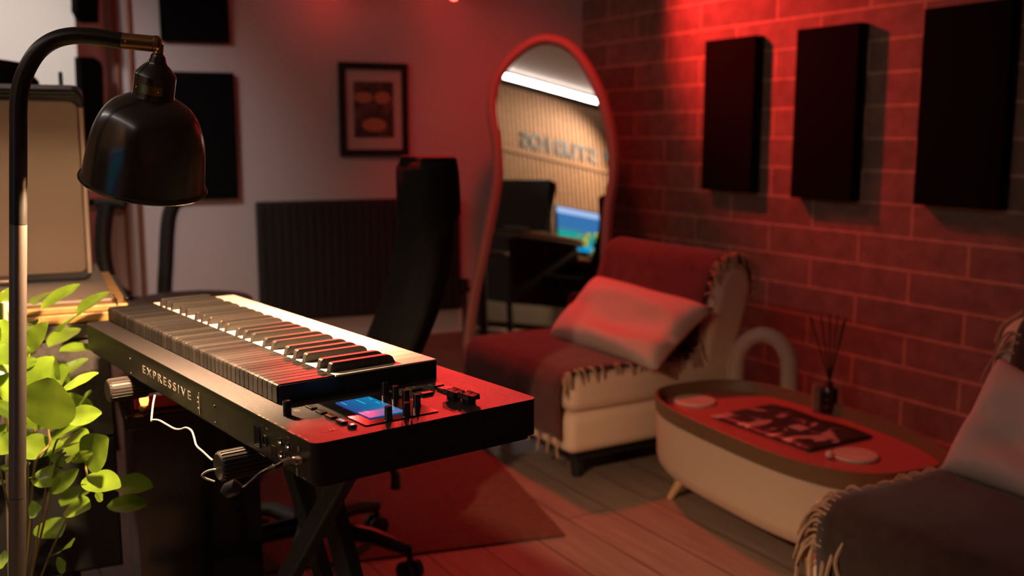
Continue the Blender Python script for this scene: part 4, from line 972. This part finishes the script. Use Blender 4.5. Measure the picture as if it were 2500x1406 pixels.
mb = MB(); mb.cyl((p_.x, p_.y, .01), (p_.x, p_.y, p_.z-.045), .012, 12); mb.lathe([(0, 0), (.09, 0), (.09, .01), (0, .014)], Matrix.Translation((p_.x, p_.y, 0)), 24); mb.build('stem', M_steel, gl_, smooth=True)

# ================================================================== OFFICE CHAIR
oc = onz(752, 1345, .06); OC = Vector((oc.x, oc.y, .0075))
och = thing('office_chair', 'tall black office chair with narrow high back and five-star wheeled base behind the synthesizer', 'chair', OC)
tipR = onz(1008, 1372, .06)
R5 = (Vector((tipR.x, tipR.y, 0))-OC).length; a0 = atan2(tipR.y-OC.y, tipR.x-OC.x)
for k in range(5):
    a = a0+2*pi*k/5; e = OC+Vector((cos(a)*R5*.97, sin(a)*R5*.97, .085)); s = OC+Vector((cos(a)*.03, sin(a)*.03, .125))
    mb = MB(); mb.tube([s, s*.4+e*.6+Vector((0, 0, .012)), e], [.026, .022, .017], 12); st_ = mb.build('star_leg', M_black, och, smooth=True)
    for s_ in (-1, 1):
        w_ = Vector((cos(a+1.1), sin(a+1.1), 0)); c = e+Vector((0, 0, -.056)); mb = MB(); mb.tube([c+w_*s_*.008, c+w_*s_*.010, c+w_*s_*.024, c+w_*s_*.027], [.026, .0285, .0285, .022], 20); mb.build('caster_wheel', M_black, st_, smooth=True)
    mb = MB(); mb.cyl(e+Vector((0, 0, -.052)), e+Vector((0, 0, .01)), .008, 10); mb.build('caster_stem', M_steel, st_)
mb = MB(); mb.cyl(OC+Vector((0, 0, .09)), OC+Vector((0, 0, .25)), .032, 20); mb.cyl(OC+Vector((0, 0, .25)), OC+Vector((0, 0, .41)), .018, 20); mb.build('gas_column', M_steel, och, smooth=True)
# the chair faces left along -x; back leans to the right
tp = aty(1058, 372, 2.62); bt = aty(930, 850, 2.50)
fx = (Vector((tp.x-bt.x, tp.y-bt.y, 0)))
face = Vector((-.955, -.30, 0)).normalized(); side = Vector((-face.y, face.x, 0))
sc = OC+Vector((0, 0, .45))+face*.02
mb = MB(); ang = atan2(side.y, side.x); mb.rbox(sc, (.48, .46, .09), .035, 5, rotz(ang)); mb.build('seat', M_chair, och, smooth=True)
mb = MB(); mb.rbox(sc-Vector((0, 0, .06)), (.26, .22, .04), .01, 2, rotz(ang)); mb.build('mechanism', M_steel, och)
bw = .46
def backf(uu, vv, front):
    # vv 0 bottom .. 1 top
    zb_, zt_ = sc.z+.03, tp.z-.01
    z = zb_+(zt_-zb_)*vv
    base = Vector((sc.x, sc.y, 0))-face*.22
    top = Vector((tp.x, tp.y, 0))
    cpt = base*(1-vv)+top*vv+face*(.05*sin(pi*vv))*-1
    half = bw/2*(1-.12*vv)*(1-.9*max(0, vv-.95)/.05*.15)
    s = (uu*2-1); curve = face*(.035*s*s)
    th = (.035+.012*sin(pi*vv)+(.014 if vv > .76 else 0))*(1-s**6*.8)
    p = cpt+side*(half*s)+curve+(face*th if front else -face*th); return Vector((p.x, p.y, z))
mb = MB(); nu, nv = 14, 30
A = [backf(i/nu, j/nv, True) for j in range(nv+1) for i in range(nu+1)]; B = [backf(i/nu, j/nv, False) for j in range(nv+1) for i in range(nu+1)]
off_ = len(A); fs = [(j*(nu+1)+i, j*(nu+1)+i+1, (j+1)*(nu+1)+i+1, (j+1)*(nu+1)+i) for j in range(nv) for i in range(nu)]
fs += [tuple(off_+k for k in reversed(f)) for f in fs]
for j in range(nv):
    for i in (0, nu): a = j*(nu+1)+i; c = (j+1)*(nu+1)+i; fs.append((a, c, off_+c, off_+a))
for i in range(nu):
    for j in (0, nv): a = j*(nu+1)+i; fs.append((a, a+1, off_+a+1, off_+a))
mb.add(A+B, fs); mb.build('backrest', M_chair, och, smooth=True, bevel=.012)
# headrest cushion across the top
hc = Vector((tp.x, tp.y, tp.z-.115))+face*.03; mb = MB(); mb.rbox(hc, (bw*.92, .07, .19), .03, 5, rotz(ang)); mb.build('headrest', M_chair, och, smooth=True)
p_ = aty(966, 1160, 2.45); mb = MB(); mb.tube([sc-Vector((0, 0, .07)), p_+Vector((-.02, .02, .03)), p_, p_-Vector((0, 0, .035))], [.007, .007, .012, .014], 12); mb.build('lever', M_black, och, smooth=True)
# rug
c0 = onz(1380, 1310, 0); e1 = (onz(1190, 1100, 0)-c0).normalized(); e2 = Vector((-e1.y, e1.x, 0))
mb = MB(); mb.prism([c0+e1*0+Vector((0, 0, .001)), c0+e1*1.15+Vector((0, 0, .001)), c0+e1*1.15+e2*1.05+Vector((0, 0, .001)), c0+e2*1.05+Vector((0, 0, .001))], (0, 0, .006)); rg = mb.build('rug', M_rug); tag(rg, 'dark red flat rug under the office chair', 'rug')

# ================================================================== LOUNGE CHAIRS
def throw_mesh(P, mat_, name, parent=None, th=.012): pass
def lounge(near, wd, label, side_sign, throw_s0, throw_s1, throw_label, tmat, ztop=.37, depth=.69):
    """near = seat front corner nearest the camera axis; chair faces away from the block wall"""
    u_ = rn; v_ = rd*side_sign        # u towards the wall, v along the wall
    def P(a, b, z): q = near+u_*a+v_*b; return Vector((q.x, q.y, z))
    ch = thing('lounge_chair', label, 'chair', P(depth/2, wd/2, 0))
    Rr = rotz(fa)
    zb = .105
    mb = MB(); c = P(depth/2, wd/2, (zb+.245)/2); mb.rbox(c, (wd, depth, .245-zb), .035, 5, Rr); mb.build('seat_base', M_cream, ch, smooth=True)
    mb = MB(); c = P(depth/2, wd/2, (.245+ztop)/2); mb.rbox(c, (wd*1.01, depth*1.01, ztop-.245), .045, 6, Rr); mb.build('seat_cushion', M_cream, ch, smooth=True)
    mb = MB(); c = P(depth/2+.01, wd/2, .088); mb.box(c, (wd-.10, depth-.10, .034), Rr); mb.build('plinth', M_steel, ch)
    for a in (.09, depth-.09):
        for b in (.09, wd-.09):
            mb = MB(); mb.tube([P(a, b, .0), P(a, b, .08)], [.018, .028], 14); mb.build('leg', M_steel, ch, smooth=True)
    # backrest: rounded slab leaning towards the wall
    pr = []; Hb = .70
    for k in range(13):
        t = k/12; pr.append((depth-.13+.10*t, ztop-.07+(Hb-ztop)*t))
    V = []; n = 0
    outline = [(depth-.15, .16), (depth-.13, ztop), (depth-.065, Hb-.07), (depth-.03, Hb-.01), (depth+.03, Hb+.012), (depth+.08, Hb-.02), (depth+.10, Hb-.09), (depth+.035, ztop), (depth-.0, .13)]
    mb = MB(); mb.prism([P(a, 0, z) for a, z in outline], v_*wd); mb.build('backrest', M_cream, ch, smooth=True, bevel=.035)
    # throw over seat and back: one cloth following the chair
    tw = thing('throw_blanket', throw_label, 'blanket', P(depth/2, wd/2, ztop))
    prof = [(-.022, .16), (-.024, .24), (-.026, ztop-.06), (-.010, ztop-.008), (.05, ztop+.014), (.3, ztop+.010), (depth-.17, ztop+.012), (depth-.145, ztop+.03), (depth-.085, Hb-.07), (depth-.05, Hb+.005), (depth+.03, Hb+.028), (depth+.10, Hb-.01), (depth+.12, Hb-.12)]
    prof = [(p.x, p.y) for p in spline([Vector((a, z, 0)) for a, z in prof], 5)]
    rr = random.Random(5); nb = 26
    mb = MB(); V = []; m_ = len(prof)
    for j in range(nb+1):
        b = throw_s0+(throw_s1-throw_s0)*j/nb
        for i, (a, z) in enumerate(prof):
            w_ = .006*noise.noise(Vector((a*9, b*9, z*9))); wob = .018*noise.noise(Vector((a*4, 3.3, z*4))) if j in (0, nb) else 0
            V.append(P(a-w_, b+wob, z+abs(w_)))
    mb.add(V, [(j*m_+i, j*m_+i+1, (j+1)*m_+i+1, (j+1)*m_+i) for j in range(nb) for i in range(m_-1)])
    mb.build('cloth', tmat, tw, smooth=2, solid=.010)
    return ch, tw, P, prof
def fringe(tw, P, prof, b_edge, direction, n, ln, z_hang=None, seed=1):
    mb = MB(); rr = random.Random(seed)
    for k in range(n):
        i = min(len(prof)-1, int((k+.5)/n*(len(prof)-1))); a, z = prof[i]; a += rr.uniform(-.005, .005)
        L = ln*rr.uniform(.8, 1.2); P0 = P(a, b_edge-direction*.006, z+.004); pts = [P0]
        wav = rr.uniform(.0, .014); lat = rr.uniform(-.02, .02)
        for s in range(1, 6):
            t = s/5
            out = L*(t**.8)*.55; drop = -L*.7*t*t*1.0
            q = P(a+lat*t, b_edge+direction*out, z+.006+drop+wav*sin(pi*t*.8)); pts.append(q)
        mb.tube(pts, [.0034]*5+[.002], 6)
    o = mb.build('fringe', M_fringe, tw, smooth=True); tag(o, 'beige twisted wool fringe', kind='stuff')
n1 = onz(1393, 925, .37)
ch1, tw1, P1, prof1 = lounge(Vector((n1.x+.0, n1.y, 0)), .66, 'cream lounge chair left of the coffee table with black legs and cushioned seat', -1, .03, .69, 'maroon throw over the left cream lounge chair, under the pillow', M_throwr)
fringe(tw1, P1, prof1[14:], .03, -1, 84, .060, seed=2)
mb = MB(); rr = random.Random(11)
for k in range(10):
    b = .03+(.60)*k/9; L = rr.uniform(.05, .08); pts = [P1(-.022, b, .165), P1(-.03+rr.uniform(-.01, .01), b+rr.uniform(-.01, .01), .14), P1(-.028, b+rr.uniform(-.015, .015), .165-L)]; mb.tube(spline(pts, 3), .0045, 6)
o = mb.build('fringe', M_fringe, tw1, smooth=True); tag(o, 'beige fringe hanging at the front of the seat', kind='stuff')
n2 = onz(2004, 1200, .37)
ch2, tw2, P2, prof2 = lounge(Vector((n2.x, n2.y, 0))-rn*.05, .70, 'cream lounge chair in the lower right corner beneath a dark throw', 1, .07, .74, 'dark brown throw with beige fringe over the chair in the lower right corner', M_throw)
fringe(tw2, P2, prof2[8:44], .075, -1, 64, .11, seed=4)
mb = MB(); rr = random.Random(12)
for k in range(26):
    b = .03+(.66)*k/25; L = rr.uniform(.10, .16); s0 = rr.uniform(.20, .32) if k < 8 else .165
    pts = [P2(-.024, b, s0+.01), P2(-.036+rr.uniform(-.008, .004), b+rr.uniform(-.012, .012), s0-L*.4), P2(-.034+rr.uniform(-.006, .006), b+rr.uniform(-.02, .02), s0-L)]; mb.tube(spline(pts, 4), .0045, 6)
o = mb.build('fringe', M_fringe, tw2, smooth=True); tag(o, 'beige fringe hanging at the front of the seat', kind='stuff')

# pillows
def pillow(corners, thick, label, m=M_pillow, nrm_hint=(0, -1, 0), sag=.03):
    A, B, C_, D = [Vector(c) for c in corners]   # bottom-left, bottom-right, top-right, top-left
    nv = (B-A).cross(D-A).normalized()
    if nv.dot(Vector(nrm_hint)) < 0: nv = -nv
    mb = MB(); n = 22
    def f(s, front):
        def g(a, b):
            x, y = a*2-1, b*2-1
            pin = .10*(1-abs(x))*(abs(y)**4)*(1 if y > 0 else 1)
            yy = .5+.5*y*(1-.08*(1-x*x)*(abs(y)**3)); xx = .5+.5*x*(1-.08*(1-y*y)*(abs(x)**3))
            p = (A*(1-xx)+B*xx)*(1-yy)+(D*(1-xx)+C_*xx)*yy
            h = thick*((1-x**4)*(1-y**4))**.45
            wv = .016*noise.noise(Vector((x*1.6+4, y*3.2, 1.5)))*(1-abs(x)**4)*(1-abs(y)**4)
            dip = -sag*max(0, 1-((x-.1)**2*1.2+(y+.15)**2*3))
            return p+nv*((h+wv+dip*(1 if front else 0))*(1 if front else -.6))
        return g
    mb.grid(f(0, True), n, n); mb.grid(f(0, False), n, n)
    o = mb.build('pillow', m, smooth=2); tag(o, label, 'pillow')
    bm = bmesh.new(); bm.from_mesh(o.data); bmesh.ops.remove_doubles(bm, verts=bm.verts[:], dist=.0008); bmesh.ops.recalc_face_normals(bm, faces=bm.faces[:]); bm.to_mesh(o.data); bm.free(); o.data.update()
    o.data.polygons.foreach_set('use_smooth', [True]*len(o.data.polygons)); return o
def atd(px, py, a_off, P, prof=None):
    # point on a vertical plane parallel to the block wall, a_off behind the seat front
    q = P(a_off, 0, 0); return onplane(px, py, q, rn)
pillow([atd(1338, 822, .28, P1), atd(1602, 908, .26, P1), atd(1746, 754, .56, P1), atd(1458, 676, .56, P1)], .075, 'pale pillow glowing red in the light, leaning on the left lounge chair', nrm_hint=(-1, -1, 1), sag=.05)
pillow([atd(2292, 1150, .36, P2), atd(2640, 1290, .36, P2), atd(2720, 1010, .58, P2), atd(2440, 868, .58, P2)], .06, 'dim pinkish pillow standing on the dark throw at the right edge', nrm_hint=(-1, -1, .3))
# basket-like looped cords on top of the right chair back
q_ = onplane(2470, 830, P2(.74+.05, 0, 0), rn)
tc_ = thing('looped_tassel', 'looped beige cord tassel over the top of the right hand chair back', 'tassel', q_)
mb = MB()
for k, (x0, y0, x1, y1, x2, y2) in enumerate(((2432, 836, 2450, 795, 2500, 762), (2470, 870, 2480, 815, 2520, 790), (2455, 855, 2470, 835, 2478, 800), (2440, 850, 2466, 800, 2512, 775), (2480, 860, 2500, 830, 2540, 800))):
    pts = [onplane(x, y, q_-rn*(.01+.008*(k % 2)), rn) for x, y in ((x0, y0), (x1, y1), (x2, y2))]; mb.tube(spline(pts, 6), .006, 8)
o = mb.build('cord_loops', M_fringe, tc_, smooth=True); tag(o, kind='stuff')

# ================================================================== ARCH ORNAMENT
ax_, ay_ = .985, 3.55
aL, aR = aty(1800, 880, 3.46), aty(1925, 880, 3.46); atop = aty(1860, 820, 3.46)
cxa = (aL.x+aR.x)/2+.0; ra = (aR.x-aL.x)/2; zc = atop.z-ra-.02
arch = thing('arch_ornament', 'cream arch shaped tube ornament standing behind the coffee table by the block wall', 'ornament', (cxa, 3.46, 0))
adir = Vector((.96, -.28, 0)).normalized(); rt_ = .030
cA = Vector((cxa, 3.46, 0))
pts = [cA-adir*(ra*1.12)+Vector((0, 0, .025))]+[cA-adir*(ra*1.06)+Vector((0, 0, zc*.5))]+[cA-adir*(ra*cos(pi*k/14))+Vector((0, 0, zc+(ra*1.25)*sin(pi*k/14))) for k in range(15)]+[cA+adir*(ra*1.06)+Vector((0, 0, zc*.5)), cA+adir*(ra*1.12)+Vector((0, 0, .025))]
mb = MB(); mb.tube(spline(pts, 5), rt_, 20); mb.build('arch_tube', M_ceram, arch, smooth=True)
mb = MB(); mb.rbox(cA+Vector((0, 0, .0125)), (ra*2+.20, .16, .025), .008, 3, rotz(atan2(adir.y, adir.x))); mb.build('base', M_ceram, arch)

# ================================================================== COFFEE TABLE
ZT = .325
tdir = Vector((.423, -.906, 0)).normalized(); tn = Vector((.906, .423, 0)).normalized()
hlen = .485; hwid = .247; TC = Vector((.81, 2.835, 0))
ct = thing('coffee_table', 'oval cream coffee table with deep rounded body and pale wooden legs', 'table', TC)
def oval(sc_=1.0, z=0, n=72, e=3.0, dl=0):
    out = []
    for k in range(n):
        th = 2*pi*k/n; c, s = cos(th), sin(th)
        x = (hlen+dl)*abs(c)**(2/e)*(1 if c > 0 else -1)*sc_; y = (hwid+dl)*abs(s)**(2/e)*(1 if s > 0 else -1)*sc_
        q = TC+tdir*x+tn*y; out.append(Vector((q.x, q.y, z)))
    return out
def loft(levels, capt=True):
    mb = MB(); n = 72; V = []
    for dl, z in levels: V += oval(1, z, n, dl=dl)
    fs = [(j*n+k, j*n+(k+1) % n, (j+1)*n+(k+1) % n, (j+1)*n+k) for j in range(len(levels)-1) for k in range(n)]
    fs.append(tuple(range(n-1, -1, -1))); 
    if capt: fs.append(tuple((len(levels)-1)*n+k for k in range(n)))
    mb.add(V, fs); return mb
ZB = .085
loft([(-.045, ZB), (-.02, ZB+.006), (-.006, ZB+.025), (.0, ZB+.05), (.004, ZT-.055), (-.002, ZT-.05)]).build('body', M_table, ct, smooth=True)
for i in (-1, 1):
    for j in (-1, 1):
        p = TC+tdir*(i*(hlen*.60))+tn*(j*hwid*.62); q = p+tdir*(i*.035)+tn*(j*.030)
        mb = MB(); mb.tube([Vector((q.x, q.y, 0)), Vector((p.x, p.y, ZB+.002))], [.010, .017], 16); mb.build('leg', M_lwood, ct, smooth=True)
tr = thing('serving_tray', 'oval tray with olive bronze rim and inside coloured as if lit red covering the coffee table', 'tray', TC+Vector((0, 0, ZT-.05)))
loft([(-.004, ZT-.049), (.006, ZT-.047), (.010, ZT), (.006, ZT+.002), (.0, ZT), (-.006, ZT-.034), (-.012, ZT-.036)]).build('rim', M_trayrim, tr, smooth=True)
loft([(-.013, ZT-.037), (-.013, ZT-.0345)]).build('tray_floor', M_trayin, tr)
zi = ZT-.0335
def disc(px, py, r, label, name='coaster'):
    c = onz(px, py, zi+.004); mb = MB(); mb.lathe([(0, 0), (r, 0), (r+.001, .004), (r-.002, .008), (0, .008)], Matrix.Translation((c.x, c.y, zi)), 40); o = mb.build(name, M_coast, smooth=True); tag(o, label, 'coaster', 'round coasters on the tray'); return c
disc(1697, 978, .068, 'pale round coaster at the left end of the tray')
disc(2088, 1111, .060, 'pale round coaster at the front right of the tray')
c = onz(2036, 1110, zi+.01); mb = MB(); mb.lathe([(.011*sin(pi*i/8), .011-.011*cos(pi*i/8)) for i in range(9)], Matrix.Translation((c.x-.012, c.y, zi)), 16); o = mb.build('round_pebble', M_ceram, smooth=True); tag(o, 'tiny pale round pebble beside the front right coaster', 'pebble')
# magazine lying in the tray
def mag_mat():
    m = bpy.data.materials.new('magazine_cover'); m.use_nodes = True; nt = m.node_tree; b = nt.nodes['Principled BSDF']
    tc = nt.nodes.new('ShaderNodeTexCoord'); no = nt.nodes.new('ShaderNodeTexNoise'); no.inputs['Scale'].default_value = 7.5; no.inputs['Detail'].default_value = 1.5; no.inputs['Distortion'].default_value = 1.5
    nt.links.new(tc.outputs['Object'], no.inputs[0]); r = nt.nodes.new('ShaderNodeValToRGB'); r.color_ramp.interpolation = 'EASE'; nt.links.new(no.outputs[0], r.inputs[0])
    r.color_ramp.elements[0].position = .52; r.color_ramp.elements[0].color = (.03, .018, .02, 1); r.color_ramp.elements[1].position = .60; r.color_ramp.elements[1].color = (.50, .28, .26, 1)
    nt.links.new(r.outputs[0], b.inputs['Base Color']); b.inputs['Roughness'].default_value = .45; return m
mc = onz(1925, 1043, zi); md = tdir*.40; ma = atan2(md.y, md.x)+.10
mg = thing('magazine', 'magazine with dark photo cover lying open in the middle of the tray', 'magazine', (mc.x, mc.y, zi))
mb = MB(); mb.grid(lambda a, b: Vector((mc.x, mc.y, zi+.003)) + rotz(ma).to_3x3() @ Vector(((a-.5)*md.length*1.0, (b-.5)*.26, .010*abs(sin(pi*a*2))*.6+.001)), 24, 6); mb.build('pages', mag_mat(), mg, smooth=2, solid=.004)
mb = MB(); cc = Vector((mc.x, mc.y, zi+.012))+md*.12; mb.rbox(cc, (.05, .04, .004), .0015, 2, rotz(ma)); mb.build('cover_patch', mat('pale_cover_print', (.5, .28, .26), .5), mg)
# reed diffuser on the far rim
c = onz(2022, 1006, zi); dfx = thing('reed_diffuser', 'black bottle reed diffuser with dark sticks at the back of the tray', 'diffuser', (c.x, c.y, zi))
mb = MB(); mb.lathe([(0, 0), (.025, 0), (.027, .003), (.027, .070), (.023, .078), (.011, .082), (.011, .098), (.0, .099)], Matrix.Translation((c.x, c.y, zi+.001)), 32); mb.build('bottle', M_gloss, dfx, smooth=True)
topc = Vector((c.x, c.y, zi+.098))
for px, py in ((1978, 772), (2004, 768), (2026, 765), (2046, 768), (2066, 775), (2060, 785)):
    e = aty(px, py, c.y+random.uniform(-.03, .03)); mb = MB(); mb.tube([topc-(e-topc)*.2, e], .0021, 8); mb.build('reed', M_black, dfx)
cb2 = aty(1992, 1000, c.y+.005)
mb = MB(); mb.rbox((cb2.x, c.y+.012, zi+.045), (.022, .022, .085), .003, 2); o = mb.build('glass_candle', mat('smoky_holder', (.25, .16, .11), .3)); tag(o, 'narrow brown holder touching the black diffuser bottle', 'candle')
